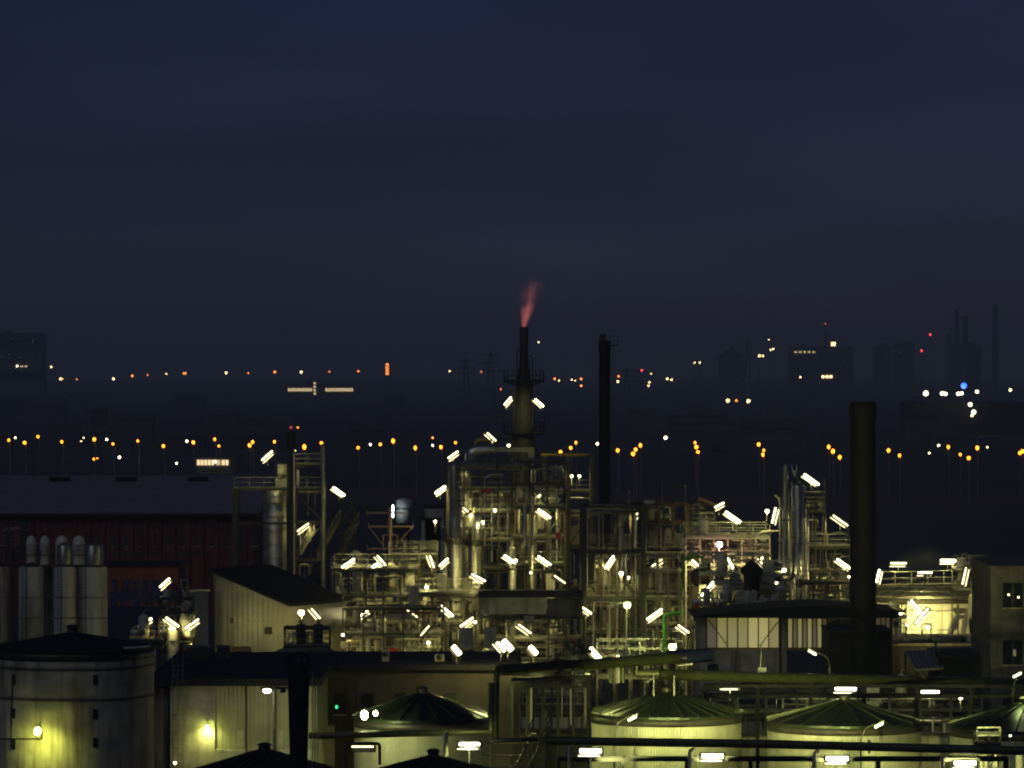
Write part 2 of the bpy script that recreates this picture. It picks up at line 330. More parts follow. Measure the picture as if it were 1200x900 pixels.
# twin headed yard lamp
t = thing('street_lamp', 'twin-headed street lamp with one lit head before the corrugated hall', 'street lamp', (X(321, 278), 278, 0), 'street lamps in the plant yard')
hz = Z(809, 278); hx = X(321, 278)
MB().cyl((hx, 278, 0), (hx, 278, hz-.1), .09, 10, .06).beam((X(306, 278), 278, hz+.1), (X(336, 278), 278, hz+.1), .07).build('pole', 'galv', t)
for px_, m_ in ((313, 'glow_white'), (331, 'glass_dark')):
    h = MB().box((X(px_, 278), 278, hz+.16), (.9, .4, .14)).build('lamp_head', 'mid_steel', t)
    MB().ball((X(px_, 278), 277.95, hz-.02), .26, 10, .6).build('lens', m_, h)
spot(t, 420, (1., .9, .4), (X(313, 278)-hx, .1, hz-.3), (0, .5, -.85), 160)

# ------------------------------------------------------------ equipment builders
def railing_mb(b, a, c, h=1.1, step=1.5, r=.034, post=.036):
    a, c = Vector(a), Vector(c); d = c-a; n = max(1, int(d.length/step))
    for hh in (h, h*.52): b.beam(a+Vector((0, 0, hh)), c+Vector((0, 0, hh)), r*2)
    for i in range(n+1):
        p = a+d*i/n; b.beam(p, p+Vector((0, 0, h)), post*2)
    b.beam(a+Vector((0, 0, .06)), c+Vector((0, 0, .06)), .02, .12)
def ladder_mb(b, x, y, z0, z1, w=.5, cage=True):
    for sx in (-1, 1): b.beam((x+sx*w/2, y, z0), (x+sx*w/2, y, z1), .05)
    z = z0+.3
    while z < z1: b.beam((x-w/2, y, z), (x+w/2, y, z), .03); z += .33
    if cage:
        z = z0+2.2
        while z < z1+1:
            pts = [(x+.42*math.sin(t), y-.1-.5*math.cos(t)-.2, z) for t in [math.pi*k/6-math.pi/2 for k in range(7)]]
            for p, q in zip(pts, pts[1:]): b.beam(p, q, .05, .03)
            z += 1.1
        for t in (-1, 0, 1): b.beam((x+.42*math.sin(t), y-.3-.5*math.cos(t), z0+2.2), (x+.42*math.sin(t), y-.3-.5*math.cos(t), z1+1), .03)
PQ = []
def pipe(pts, r, m, desc=None, n=8, flanges=True):
    """handmade pipes (with a desc) are built at once; the rest wait until the 300 largest are known"""
    pts = [Vector(p) for p in pts]
    if desc is None: PQ.append((pts, r, m, n, flanges)); return None
    return pipe_now(pts, r, m, desc, n, flanges)
NPIPE = [0]
def pipe_now(pts, r, m, desc, n, flanges):
    NPIPE[0] += 1
    a = sum(pts, Vector())/len(pts)
    if desc is None:
        dz = abs(pts[-1].z-pts[0].z); dx = abs(pts[-1].x-pts[0].x)
        sz = 'thin' if r < .09 else ('thick' if r > .22 else 'plain'); col = {'clad': 'silver', 'clad_dull': 'dull', 'galv': 'grey', 'rust': 'rusty', 'pale_paint': 'pale', 'green_paint': 'green', 'olive_paint': 'olive', 'mid_steel': 'dark', 'white_paint': 'white', 'yellow_paint': 'yellow'}.get(m, 'grey')
        sh = 'upright' if len(pts) == 2 and dz > dx else ('level' if len(pts) == 2 else ('hooked' if len(pts) == 4 else 'elbow'))
        desc = f'{sz} {col} {sh} pipe by the {where(PX(a), PY(a))}'
    o = MB().tube(pts, r, n).build('process_pipe', m, None, tuple(pts[0])); tag(o, desc, 'pipe', 'process pipes of the plant', PX(a))
    k = max(range(len(pts)-1), key=lambda i: (pts[i+1]-pts[i]).length); d = pts[k+1]-pts[k]
    if flanges and d.length > 1.2:
        u = d.normalized(); q = pts[k]+d*R.uniform(.3, .7)
        MB().cyl(q-u*.06, q+u*.06, r*1.55+.02, 10).build('flange', 'mid_steel' if m != 'mid_steel' else 'galv', o, tuple(pts[0]))
    return o
def flush_pipes():
    def size(q):
        L_ = sum((b-a).length for a, b in zip(q[0], q[0][1:])); y = q[0][0].y; f = 1. if all(0 < PX(p) < 1200 and PY(p) < 900 for p in q[0]) else .3
        return L_*(q[1]+.02)/y/y*f
    PQ.sort(key=size, reverse=True); keep = max(0, 292-NPIPE[0])
    for q in PQ[:keep]: pipe_now(*q[:3], None, *q[3:])
    rest = PQ[keep:]; mats = sorted(set(q[2] for q in rest)); b = MB(); mi = []
    for q in rest:
        n0 = len(b.f); b.tube(q[0], q[1], 6); mi += [mats.index(q[2])]*(len(b.f)-n0)
    if rest:
        o = b.build('small_pipework', mats[0]); o['kind'] = 'stuff'; o['label'] = 'mass of small pipes threading through all the racks'; o['category'] = 'pipework'
        o.data.materials.clear()
        for m in mats: o.data.materials.append(MATS[m])
        o.data.polygons.foreach_set('material_index', mi)

def ring_platform(parent, x, y, z, r, depth=1.0, a0=0, a1=360, m='mid_steel'):
    n = max(6, int((a1-a0)/18)); A = [math.radians(a0+(a1-a0)*k/n) for k in range(n+1)]; b = MB()
    for p, q in zip(A, A[1:]):
        i0, i1 = (x+r*math.cos(p), y+r*math.sin(p)), (x+r*math.cos(q), y+r*math.sin(q)); R2 = r+depth
        o0, o1 = (x+R2*math.cos(p), y+R2*math.sin(p)), (x+R2*math.cos(q), y+R2*math.sin(q))
        b.add([(*i0, z), (*i1, z), (*o1, z), (*o0, z), (*i0, z+.08), (*i1, z+.08), (*o1, z+.08), (*o0, z+.08)], [(0, 1, 2, 3), (7, 6, 5, 4), (2, 6, 7, 3)])
        b.beam((x+r*math.cos(p), y+r*math.sin(p), z-.5), (o0[0], o0[1], z), .07)
    pl = b.build('platform', m, parent); rb = MB(); R2 = r+depth-.04
    for p, q in zip(A, A[1:]):
        a_ = Vector((x+R2*math.cos(p), y+R2*math.sin(p), z+.08)); c_ = Vector((x+R2*math.cos(q), y+R2*math.sin(q), z+.08)); railing_mb(rb, a_, c_, 1.1, 5, .03, .035)
    rb.build('railing', m if m != 'mid_steel' else 'galv', pl)
def column_vessel(px, top, D, wpx, m, desc, base=0., plats=(), ladder=True, cat='column', name='distillation_column', bands=True, hat=None):
    x = X(px, D); r = wpx*D/F/2; z1 = Z(top, D)
    t = thing(name, desc, cat, (x, D, base), 'columns of the plant')
    prof = [(r*1.08, base), (r*1.0, base+1.5), (r, z1-r*.7)]+[(r*math.cos(a), z1-r*.7+r*.7*math.sin(a)) for a in (.4, .8, 1.2, 1.55)]
    MB().lathe((x, D, 0), prof, 20).build('shell', m, t, (x, D, base))
    if bands:
        b = MB(); z = base+3
        while z < z1-r: b.lathe((x, D, z), [(r, 0), (r+.035, .0), (r+.035, .09), (r, .09)], 20, smooth=False); z += 2.6
        b.build('band', 'galv', t)
    for zp in plats:
        ring_platform(t, x, D, Z(zp, D), r+.02, .95)
    if ladder:
        b = MB(); ladder_mb(b, x+r*.5, D-r-.12, max(base, z1-16), z1-.3, .45, False); b.build('ladder', 'galv', t)
    MB().cyl((x, D, z1-.1), (x, D, z1+.6), .16, 8).cyl((x, D, z1+.5), (x, D, z1+.6), .26, 8).build('nozzle', 'galv', t)
    return t
def tank(px, D, wpx, eave, apex, desc, wall, roof, ribs=0, rail=False, slots=None, bandm='mid_steel', label_extra=None):
    x = X(px, D); r = wpx*D/F/2; ze = Z(eave, D); za = Z(apex, D)
    t = thing('storage_tank', desc, 'tank', (x, D, 0), 'storage tanks')
    MB().lathe((x, D, 0), [(r, 0), (r, ze)], 64).build('wall', wall, t)
    MB().lathe((x, D, 0), [(r, ze-.02), (r+.14, ze-.02), (r+.14, ze+.14), (r*.98, ze+.16), (.35, za)], 48, smooth=False).build('roof', roof, t)
    b = MB().lathe((x, D, 0), [(r, ze-.55), (r+.05, ze-.55), (r+.05, ze-.03), (r, ze-.03)], 64)
    b.build('rim_band', bandm, t)
    b = MB().cyl((x, D, za-.05), (x, D, za+.35), .35, 12).cyl((x, D, za+.35), (x, D, za+.5), .5, 12, .2)
    b.build('vent', 'mid_steel', t)
    if ribs:
        for k in range(ribs):
            a = 2*math.pi*(k+.37)/ribs; c, s_ = math.cos(a), math.sin(a)
            MB().beam((x+c*.4, D+s_*.4, za+.03), (x+c*(r+.1), D+s_*(r+.1), ze+.2), .09, .12).build('rib', 'rib_metal', t)
    if rail:
        b = MB(); n = 28
        for k in range(n):
            a, c = 2*math.pi*k/n, 2*math.pi*(k+1)/n
            railing_mb(b, (x+r*math.cos(a), D+r*math.sin(a), ze+.1), (x+r*math.cos(c), D+r*math.sin(c), ze+.1), 1.1, 9, .025, .025)
        b.build('railing', 'galv', t)
    return t
def rack(desc, px0, px1, nb, levels, D, depth, m='mid_steel', posts=None, post_w=.28, rails=(), deck=(), braces=(), base=0., bm=None, top_extra=0.):
    x0, x1 = X(px0, D), X(px1, D); xs = [x0+(x1-x0)*i/nb for i in range(nb+1)] if posts is None else [X(p, D) for p in posts]
    zs = [Z(l, D) for l in levels]; zt = zs[0]+top_extra
    t = thing('steel_rack', desc, 'steel rack', ((x0+x1)/2, D, base), 'steel racks of the plant')
    for i, x in enumerate(xs):
        for y in (D, D+depth):
            MB().box((x, y, (base+zt)/2), (post_w, post_w, zt-base)).build('column', m, t)
    for k, z in enumerate(zs):
        b = MB()
        for y in (D, D+depth): b.box(((x0+x1)/2, y, z-.12), (x1-x0-post_w*.9, .16, .24))
        for x in xs: b.box((x, D+depth/2, z-.12), (.16, depth-post_w, .22))
        b.build('beam', bm or m, t)
        if k in deck:
            b = MB(); y = D+.12
            while y < D+depth-.1: b.box(((x0+x1)/2, y, z+.03), (x1-x0-.1, .05, .05)); y += .16
            dk = b.build('deck', 'galv', t)
            if k in rails:
                b = MB(); railing_mb(b, (x0, D-.02, z+.06), (x1, D-.02, z+.06)); b.build('railing', 'galv', dk); b = MB(); railing_mb(b, (x0, D+depth, z+.06), (x1, D+depth, z+.06)); b.build('railing', 'galv', dk)
        elif k in rails:
            b = MB(); railing_mb(b, (x0, D-.02, z+.02), (x1, D-.02, z+.02)); b.build('railing', 'galv', t)
    for (bay, k, s_) in braces:
        za, zb = zs[k], (zs[k+1] if k+1 < len(zs) else base)
        xa, xb = xs[bay], xs[bay+1]
        if s_ < 0: xa, xb = xb, xa
        MB().beam((xa, D+.05, za-.2), (xb, D+.05, zb+.1), .14).build('brace', m, t)
    return dict(t=t, xs=xs, zs=zs, D=D, depth=depth, x0=x0, x1=x1)

# small equipment prototypes, copied with their parts
def proto(kind, desc, cat, fn):
    o = bpy.data.objects.new(kind, None); COL.objects.link(o); o['_o'] = (0, 0, 0); o['category'] = cat; fn(o); return o
def p_hdrum(o):
    MB().lathe((0, 0, 0), [(.02, -1.75), (.4, -1.65), (.62, -1.4), (.65, -1.2), (.65, 1.2), (.62, 1.4), (.4, 1.65), (.02, 1.75)], 18, 'X').build('shell', 'clad', o)
    for s_ in (-1, 1): MB().box((s_*.9, 0, -.72), (.22, 1.0, .75)).build('saddle', 'mid_steel', o)
    MB().cyl((.4, 0, .6), (.4, 0, 1.0), .12, 8).cyl((.4, 0, .95), (.4, 0, 1.03), .2, 8).build('nozzle', 'galv', o)
def p_vdrum(o):
    MB().lathe((0, 0, 0), [(.02, .55), (.35, .62), (.5, .85), (.5, 2.4), (.35, 2.65), (.02, 2.75)], 16).build('shell', 'pale_paint', o)
    for a in (0.3, 2.4, 4.5): MB().beam((.42*math.cos(a), .42*math.sin(a), 0), (.42*math.cos(a), .42*math.sin(a), 1.0), .1).build('leg', 'mid_steel', o)
    MB().tube([(0, 0, 2.7), (0, 0, 3.1), (.5, 0, 3.1)], .07, 8).build('nozzle', 'galv', o)
def p_exch(o):
    MB().lathe((0, 0, 0), [(.02, -1.9), (.3, -1.85), (.33, -1.7), (.33, 1.6), (.02, 1.6)], 14, 'X').build('shell', 'clad_dull', o)
    MB().lathe((0, 0, 0), [(.33, 1.55), (.48, 1.55), (.48, 1.75), (.33, 1.75), (.33, 2.0), (.02, 2.05)], 14, 'X').build('channel_head', 'mid_steel', o)
    for s_ in (-1, 1): MB().box((s_*.95, 0, -.4), (.16, .6, .45)).build('saddle', 'mid_steel', o)
def p_pump(o):
    MB().box((0, 0, .1), (1.6, .6, .2)).build('base', 'concrete', o)
    MB().cyl((-.7, 0, .55), (.05, 0, .55), .26, 12).build('motor', 'pale_paint', o)
    MB().lathe((.42, 0, .55), [(.02, -.2), (.35, -.18), (.35, .18), (.02, .2)], 14, 'X').cyl((.42, 0, .8), (.42, 0, 1.25), .1, 8).build('casing', 'mid_steel', o)
def p_cab(o):
    MB().box((0, 0, .95), (1.0, .5, 1.9)).build('body', 'pale_paint', o)
    MB().box((0, -.262, .95), (.86, .02, 1.7)).build('door', 'pale_paint', o)
def p_valve(o):
    MB().lathe((0, 0, 0), [(.02, -.35), (.22, -.35), (.22, -.28), (.12, -.25), (.2, 0), (.12, .25), (.22, .28), (.22, .35), (.02, .35)], 10, 'X').cyl((0, 0, .1), (0, 0, .65), .05, 6).build('body', 'mid_steel', o)
    MB().lathe((0, 0, .65), [(.2, -.02), (.24, 0), (.2, .02), (.16, 0), (.2, -.02)], 12).beam((-.2, 0, .65), (.2, 0, .65), .03).build('handwheel', 'red_paint', o)
PR = {'pressure_drum': (p_hdrum, 'lying silver drum', 'drum', 1.1), 'upright_vessel': (p_vdrum, 'pale legged vessel', 'vessel', 0), 'heat_exchanger': (p_exch, 'slim grey heat exchanger', 'heat exchanger', .65),
      'pump': (p_pump, 'small motor pump', 'pump', 0), 'control_cabinet': (p_cab, 'pale control cabinet', 'cabinet', 0), 'gate_valve': (p_valve, 'gate valve', 'valve', .3)}
PO = {}
def equip(kind, x, y, z, rz=0., s=1., desc=None):
    fn, d, cat, lift = PR[kind]
    if kind not in PO: o = proto(kind, d, cat, fn); PO[kind] = o
    else: o = copy_tree(PO[kind])
    o.location = (x, y, z+lift*s); o.rotation_euler = (0, 0, rz); o.scale = (s, s, s); o['group'] = {'pressure_drum': 'lying drums', 'upright_vessel': 'upright vessels on legs', 'heat_exchanger': 'heat exchangers', 'pump': 'motor pumps', 'control_cabinet': 'control cabinets', 'gate_valve': 'gate valves'}[kind]
    v = Vector((x, y, z)); sz = 'large ' if s > 1.15 else ('small ' if s < .8 else '')
    PEND.append((o, desc or f'{sz}{d} by the {where(PX(v), PY(v))}', PX(v))); return o
PM = ['clad', 'clad', 'clad_dull', 'galv', 'galv', 'pale_paint', 'rust', 'mid_steel', 'pale_paint']
NP = [0]
def fill(rk, npipe=10, nh=6, eq=1., zmin=6., rmax=.2):
    """risers, level runs and equipment inside a rack"""
    xs, zs, D, dp = rk['xs'], rk['zs'], rk['D'], rk['depth']; x0, x1 = rk['x0'], rk['x1']
    zz = [z for z in zs if z > zmin]+[zmin]
    for _ in range(int(npipe*1.7)):
        x = R.uniform(x0+.3, x1-.3); y = D+R.uniform(.25, dp-.3); r = R.choice([.04, .05, .06, .08, .1, .13, rmax]); k = R.randrange(len(zz)-1); k2 = min(len(zz)-1, k+R.choice([1, 1, 2, 3]))
        z1 = zz[k]-R.uniform(.3, 1.2); z0 = zz[k2]+R.uniform(-.2, .6); dx = R.choice([-1, 1])*R.uniform(.6, 2.6); c = R.random()
        if z1-z0 < 1 or (k == 0 and R.random() < .45): continue
        if c < .35: pts = [(x, y, z0), (x, y, z1)]
        elif c < .7: xe = max(x0, min(x1, x+dx)); pts = [(x, y, z0), (x, y, z1), (xe, y, z1)]
        else: xe = max(x0, min(x1, x+dx)); zm = z1-R.uniform(.6, 1.6); pts = [(x, y, z0), (x, y, z1), (xe, y, z1), (xe, y, max(z0, zm))]
        if len(pts) > 2 and abs(pts[2][0]-x) < .3: pts = pts[:2]
        pipe(pts, r, R.choice(PM)); NP[0] += 1
    for _ in range(int(nh*1.4)):
        k = R.randrange(len(zz)-1); z = zz[k]-R.uniform(.35, 1.1); y = D+R.uniform(.2, dp-.2); a = R.uniform(x0, x0+(x1-x0)*.5); b = R.uniform(a+(x1-x0)*.3, x1); r = R.choice([.05, .07, .1, .14])
        if R.random() < .5: pts = [(a, y, z), (b, y, z)]
        else: pts = [(a, y, z-R.uniform(.8, 2)), (a, y, z), (b, y, z), (b, y, z-R.uniform(.6, 2))]
        pipe(pts, r, R.choice(PM)); NP[0] += 1
    for k, z in enumerate(zs):
        if z < zmin-1: continue
        for i in range(len(xs)-1):
            if R.random() > .75*eq: continue
            if k == 0 and R.random() < .7: continue
            w = xs[i+1]-xs[i]; xc = (xs[i]+xs[i+1])/2+R.uniform(-.2, .2)*w; kd = R.choice(['pressure_drum', 'upright_vessel', 'heat_exchanger', 'pump', 'control_cabinet', 'gate_valve', 'upright_vessel', 'gate_valve'])
            s_ = R.uniform(.7, 1.15)
            if k == 0 and kd == 'upright_vessel': kd = 'gate_valve'
            if kd in ('pressure_drum', 'heat_exchanger'): s_ = min(s_, w/3.8)
            equip(kd, xc, D+dp*R.uniform(.3, .7), z+.06, R.choice([0, 0, math.pi/2]) if kd == 'pump' else 0, s_)

HAZE_C = (.80, .88, 1.); HAZE_G = 0.; FILL_SUN = .18; SKY_A = (.6, .5); HAZE = 2.0e-4; SUN_EL = 14; SUN_ROT = 50; SKY_TINT = (.93, .81, 1.48); SKY_SAT = 1; SKY_HUE = .5; SKY_STR = .0043; FILTER = 2.2
# ------------------------------------------------------------ far background
emit('window_faint', (1., .72, .4), .16, False)
def far_block(px0, px1, top, bot, D, desc, m='far_dark', depth=None, wins=(), name='far_building', roofline=None):
    if D > 3000: D = D*1.4
    depth = min(depth or 25, 25)
    x0, x1 = X(px0, D), X(px1, D); z1 = Z(top, D); d = depth or (x1-x0)*.6
    t = thing(name, desc, 'building', ((x0+x1)/2, D, 0), 'far buildings')
    MB().span((x0, D, 0), (x1, D+d, z1)).build('wall', m, t)
    if roofline: # gable
        za = Z(roofline, D); xc = (x0+x1)/2; b = MB(); e = (x1-x0)*.04
        b.add([(x0-e, D-1, z1), (x1+e, D-1, z1), (xc, D-1, za), (x0-e, D+d, z1), (x1+e, D+d, z1), (xc, D+d, za)], [(0, 1, 2), (5, 4, 3), (0, 2, 5, 3), (1, 4, 5, 2), (0, 3, 4, 1)]); b.build('roof', m, t)
    else: MB().span((x0-.5, D-.5, z1), (x1+.5, D+d+.5, z1+1.2)).build('roof', m, t)
    for k in range(3):
        p = R.uniform(px0+2, px1-5); w_ = R.uniform(2, 6); MB().span((X(p, D), D+2, z1+1.25), (X(p+w_, D), D+d*.5, z1+1.25+R.uniform(1.5, 5))).build('roof_plant', m, t) if not roofline and D > 3000 and px1-px0 > 14 else None
    if D > 4000 and px1-px0 > 14:
        for k in range(int((px1-px0)/5)):
            p, q = R.uniform(px0+1, px1-3), R.uniform(top+3, bot-4); MB().span((X(p, D), D-.4, Z(q+.9, D)), (X(p+1., D), D-.05, Z(q, D))).build('window', 'window_faint', t)
    for (a, c, e, f, em) in wins:
        w = MB().span((X(a, D), D-.6, Z(f, D)), (X(c, D), D-.05, Z(e, D))).build('window', em, t)
    return t
t = far_block(-14, 52, 391, 436, 3500, 'wide dark slab block far off at the edge of the city', depth=120, wins=[(19, 21.5, 428, 430, 'far_white'), (24, 27, 428.5, 430.2, 'window_far'), (29, 32, 428.5, 430, 'window_far')])
for yy in (397.5, 403.5): MB().span((X(-14, 4900), 4896, Z(yy+1, 4900)), (X(49, 4900), 4899.9, Z(yy, 4900))).build('cornice', 'far_pale', t)
MB().span((X(-14, 4900), 4890, Z(436, 4900)), (X(64, 4900), 4899.8, Z(434.5, 4900))).build('ledge', 'far_pale', t)
ws = [(337.5+k*3.2, 339.9+k*3.2, 455, 458.6, 'window_far') for k in range(9)]+[(381.5+k*3.3, 384+k*3.3, 455, 458.6, 'window_far') for k in range(10)]
ws += [(367.6, 370, 448+k*4, 450.5+k*4, 'window_far') for k in range(4)]
far_block(335, 415, 451, 463, 3300, 'long low far building with a lit band of windows and stair tower', depth=40, wins=ws)
far_block(450, 458, 424, 442, 4200, 'slim far tower with orange lights in a vertical strip', depth=6, wins=[(452, 455.5, 426+k*3.6, 428.4+k*3.6, 'far_orange') for k in range(4)])
far_block(843, 872, 418, 452, 4300, 'dark far block with a pointed roof', depth=20, roofline=407)
far_block(925, 1000, 408, 436, 4200, 'far works building with a row of yellow windows', depth=60, wins=[(931+k*5.2, 934+k*5.2, 411.5, 413.5, 'window_far') for k in range(5)]+[(974, 979, 401, 405.5, 'far_yellow')])
far_block(958, 985, 436, 452, 3600, 'small far shed with three yellow windows', depth=30, wins=[(963+k*4.6, 966+k*4.6, 440, 443, 'far_yellow') for k in range(3)])
far_block(230, 278, 537, 552, 1480, 'low hall with a strip of lit windows behind the street lamps', 'far_pale', 20, [(231+k*4.2, 234+k*4.2, 539, 545, 'window_far') for k in range(9)])
far_block(1026, 1044, 406, 440, 4600, 'far dark boxy tower beside its lower twin'); far_block(1048, 1072, 403, 440, 4700, 'far dark boxy tower with wide flat top')
far_block(1113, 1150, 405, 446, 4600, 'far power station hall below its chimneys', depth=50)
far_block(1060, 1200, 474, 486, 2300, 'long dim works hall below the white lamps', 'black_stack', 50)
for px_, top, w, d in ((1121, 364, 5, 'far left chimney of the power station'), (1131, 372, 6, 'far right chimney of the power station'), (1166, 358, 6, 'lone tall far chimney'), (967, 382, 2, 'slim far aerial with a red beacon'), (1112, 392, 4, 'short far chimney of the power station')):
    D = 6400; t = thing('far_chimney', d, 'chimney', (X(px_, D), D, 0), 'far chimneys'); r = w*D/F/2
    MB().cyl((X(px_, D), D, 0), (X(px_, D), D, Z(top, D)), r*1.3, 10, r).build('shaft', 'far_dark', t)
    MB().cyl((X(px_, D), D, Z(top, D)), (X(px_, D), D, Z(top, D)+2), r*1.15, 10).build('cap', 'far_pale', t)
    if w == 2: MB().ball((X(px_, D), D, Z(top, D)+3.2), 1.1, 8).build('beacon', 'far_red', t)
def mast_light(px, py, D, r, m, desc, name='far_lamp', cat='lamp', group='far city lamps'):
    v = P(px, py, D); t = thing(name, desc, cat, (v.x, D, 0), group)
    MB().cyl((v.x, D, 0), (v.x, D, v.z-r), r*.18, 6).build('pole', 'far_dark', t); MB().ball(v, r, 8).build('globe', m, t)
for i, (px_, py) in enumerate([(71, 444), (73, 444), (90, 444.5), (133, 444), (155, 440.5), (173, 439.5), (195, 438), (215, 437.5), (217, 437.5), (265, 437), (291, 437), (322, 436), (353, 436), (386, 435.5), (420, 435), (527, 435), (564, 435.5), (587, 456), (60, 430)]):
    mast_light(px_, py, 5200, R.choice([1., 1.3, 1.6]), 'far_orange' if i % 3 else 'far_yellow', 'orange lamp in the far road row on the horizon', group='orange lamps on the horizon')
for (px_, py, r, m, d) in [(631, 401, .8, 'far_white', 'tiny white light beside the flare stack'), (650, 444, 1.2, 'far_orange', 'orange'), (655, 446, .8, 'far_yellow', 'orange'), (670, 445, .8, 'far_yellow', 'orange'), (681, 444, 1.2, 'far_orange', 'orange'), (681, 452, 1.2, 'far_orange', 'orange'), (674, 446, .7, 'far_yellow', 'orange'),
    (725, 441, 1.1, 'far_orange', 'orange'), (724, 447, 1.2, 'far_yellow', 'orange'), (752, 434, 1.2, 'far_red', 'red'), (761, 448, 1, 'far_yellow', 'orange'), (763, 438, .7, 'far_yellow', 'orange'), (760, 452, 1, 'far_yellow', 'orange'), (782, 444, 1.2, 'far_yellow', 'orange'), (787, 445, 1, 'far_yellow', 'orange'), (745, 476, 1, 'far_yellow', 'orange'),
    (814, 425, .9, 'far_yellow', 'orange'), (820, 425, .9, 'far_yellow', 'orange'), (853, 469.5, 1.9, 'far_yellow', 'yellow'), (863, 469.5, 1.3, 'far_orange', 'yellow'), (877, 470, 1.9, 'far_yellow', 'yellow'), (836, 469, 1, 'far_orange', 'yellow'), (890, 417, 1.3, 'far_yellow', 'orange'), (894, 417, 1., 'far_yellow', 'orange'), (903, 410, .8, 'far_yellow', 'orange'), (906, 409, .9, 'far_yellow', 'orange'), (901, 398, .7, 'far_yellow', 'orange'),
    (938, 442, 1, 'far_yellow', 'orange'), (1090, 392, 1.2, 'far_red', 'red'), (1080, 411, 1.2, 'far_red', 'red'), (780, 513, .6, 'far_white', 'pale'), (452, 574, .3, 'far_orange', 'orange')]:
    nm = {'orange': 'small orange light scattered over the far city', 'red': 'red warning light over the far city', 'yellow': 'yellow works lamp below the pointed block', 'pale': 'pale light beyond the road lamps'}.get(d, d)
    mast_light(px_, py, 4300 if py < 500 else 1500, r, m, nm)
for (px_, py, r, m, d) in [(1085, 461, 1.4, 'far_white', 'largest white works lamp on the far works hall'), (1104, 461, 1., 'far_white', 'white works lamp of the close pair'), (1108, 461.5, 1., 'far_white', 'white works lamp of the close pair'), (1123, 461.5, 1., 'far_white', 'white works lamp under the blue light'), (1127, 461, .9, 'far_white', 'white works lamp under the blue light'),
    (1129.5, 452, 1.6, 'far_blue', 'bright blue light above the far works hall'), (1145, 459, .9, 'far_white', 'small white lamp beside the blue light'), (1137, 474, 1.1, 'far_white', 'lower lamp on the slope under the blue light'), (1141, 483, 1.2, 'far_white', 'lowest lamp on the slope under the blue light'), (1139, 487, .7, 'far_yellow', 'faint lamp on the slope under the blue light'), (1184, 457, .8, 'far_yellow', 'faint lamp at the edge beyond the works hall')]:
    mast_light(px_, py, 2290, r, m, d, group='lamps of the far works hall')
# pylons and skyline shapes
for px_, top, D in ((575, 412, 3000), (546, 420, 3400), (876, 398, 4400), (735, 432, 3600), (748, 434, 3700)):
    x = X(px_, D); zt = Z(top, D); t = thing('pylon', 'dark lattice power pylon against the night haze', 'pylon', (x, D, 0), 'power pylons'); b = MB(); w = 4.5
    for sx in (-1, 1):
        for sy in (-1, 1): b.beam((x+sx*w, D+sy*w, 0), (x+sx*.6, D+sy*.6, zt), .5)
    for k in range(8):
        z0 = zt*k/8; z1 = zt*(k+1)/8; w0 = w*(1-k/8)+.6; w1 = w*(1-(k+1)/8)+.6; b.beam((x-w0, D-w0, z0), (x+w1, D-w1, z1), .35); b.beam((x+w0, D-w0, z0), (x-w1, D-w1, z1), .35)
    b.build('tower', 'far_dark', t); b = MB()
    for k in (.96, .84, .72): b.beam((x-7, D, zt*k), (x+7, D, zt*k), .6)
    b.build('crossarm', 'far_dark', t)
# low houses and sheds of the plain
for i in range(46):
    D = R.uniform(1700, 4200); px_ = R.uniform(-40, 1240); w = R.uniform(9, 30)
    h = R.uniform(5, 13); x = X(px_, D); t = thing('far_shed', R.choice(['dim low shed on the dark plain', 'dim gabled house on the dark plain']), 'building', (x, D, 0), 'sheds and houses of the plain')
    MB().span((x-w/2, D, 0), (x+w/2, D+w*.6, h)).build('wall', R.choice(['far_dark', 'ground_dark', 'far_pale']), t)
    b = MB(); b.add([(x-w/2-.4, D-.4, h), (x+w/2+.4, D-.4, h), (x+w/2+.4, D+w*.6, h), (x-w/2-.4, D+w*.6, h), (x-w/2, D+w*.3, h+w*.14), (x+w/2, D+w*.3, h+w*.14)], [(0, 1, 5, 4), (3, 4, 5, 2), (0, 4, 3), (1, 2, 5), (0, 3, 2, 1)]); b.build('roof', 'far_dark', t)
def far_tree(px, D, h, desc, m='leaf', bare=False):
    x = X(px, D); t = thing('tree', desc, 'tree', (x, D, 0), 'trees beyond the plant')
    b = MB().cyl((x, D, 0), (x, D, h*.5), h*.03, 7, h*.018)
    for k in range(7):
        a = R.uniform(0, 6.28); e = Vector((x+math.cos(a)*h*.22, D+math.sin(a)*h*.22, h*R.uniform(.6, .95))); b.cyl((x, D, h*R.uniform(.25, .5)), e, h*.012, 5, h*.004)
        if bare:
            for j in range(5): q = Vector((x, D, h*.5)).lerp(e, R.uniform(.4, 1)); b.cyl(q, q+Vector((R.uniform(-1, 1)*h*.14, R.uniform(-1, 1)*h*.1, R.uniform(0, 1)*h*.16)), h*.005, 4, h*.002)
    b.build('trunk', 'bark', t)
    b = MB(); n = 260 if bare else 420
    for k in range(n):
        a = R.uniform(0, 6.28); rr = R.random()**.5*h*.3; zz = h*(.62+R.uniform(-.3, .34)); k_ = 1-((zz/h-.62)/.42)**2
        if R.random() < .3 and k_ < .5: continue
        c = Vector((x+math.cos(a)*rr*max(.2, k_), D+math.sin(a)*rr*max(.2, k_), zz)); s_ = h*(.012 if bare else .035)
        u = Vector((R.gauss(0, 1), R.gauss(0, 1), R.gauss(0, 1))).normalized()*s_; w = Vector((R.gauss(0, 1), R.gauss(0, 1), R.gauss(0, 1))).normalized()*s_
        b.add([c-u, c+w, c+u, c-w*.7], [(0, 1, 2, 3)])
    b.build('crown', m, t)
far_tree(118, 585, 11.5, 'bare dark tree in front of the warehouse roof', bare=True); far_tree(97, 590, 8.5, 'lower bare tree in front of the warehouse roof', bare=True)

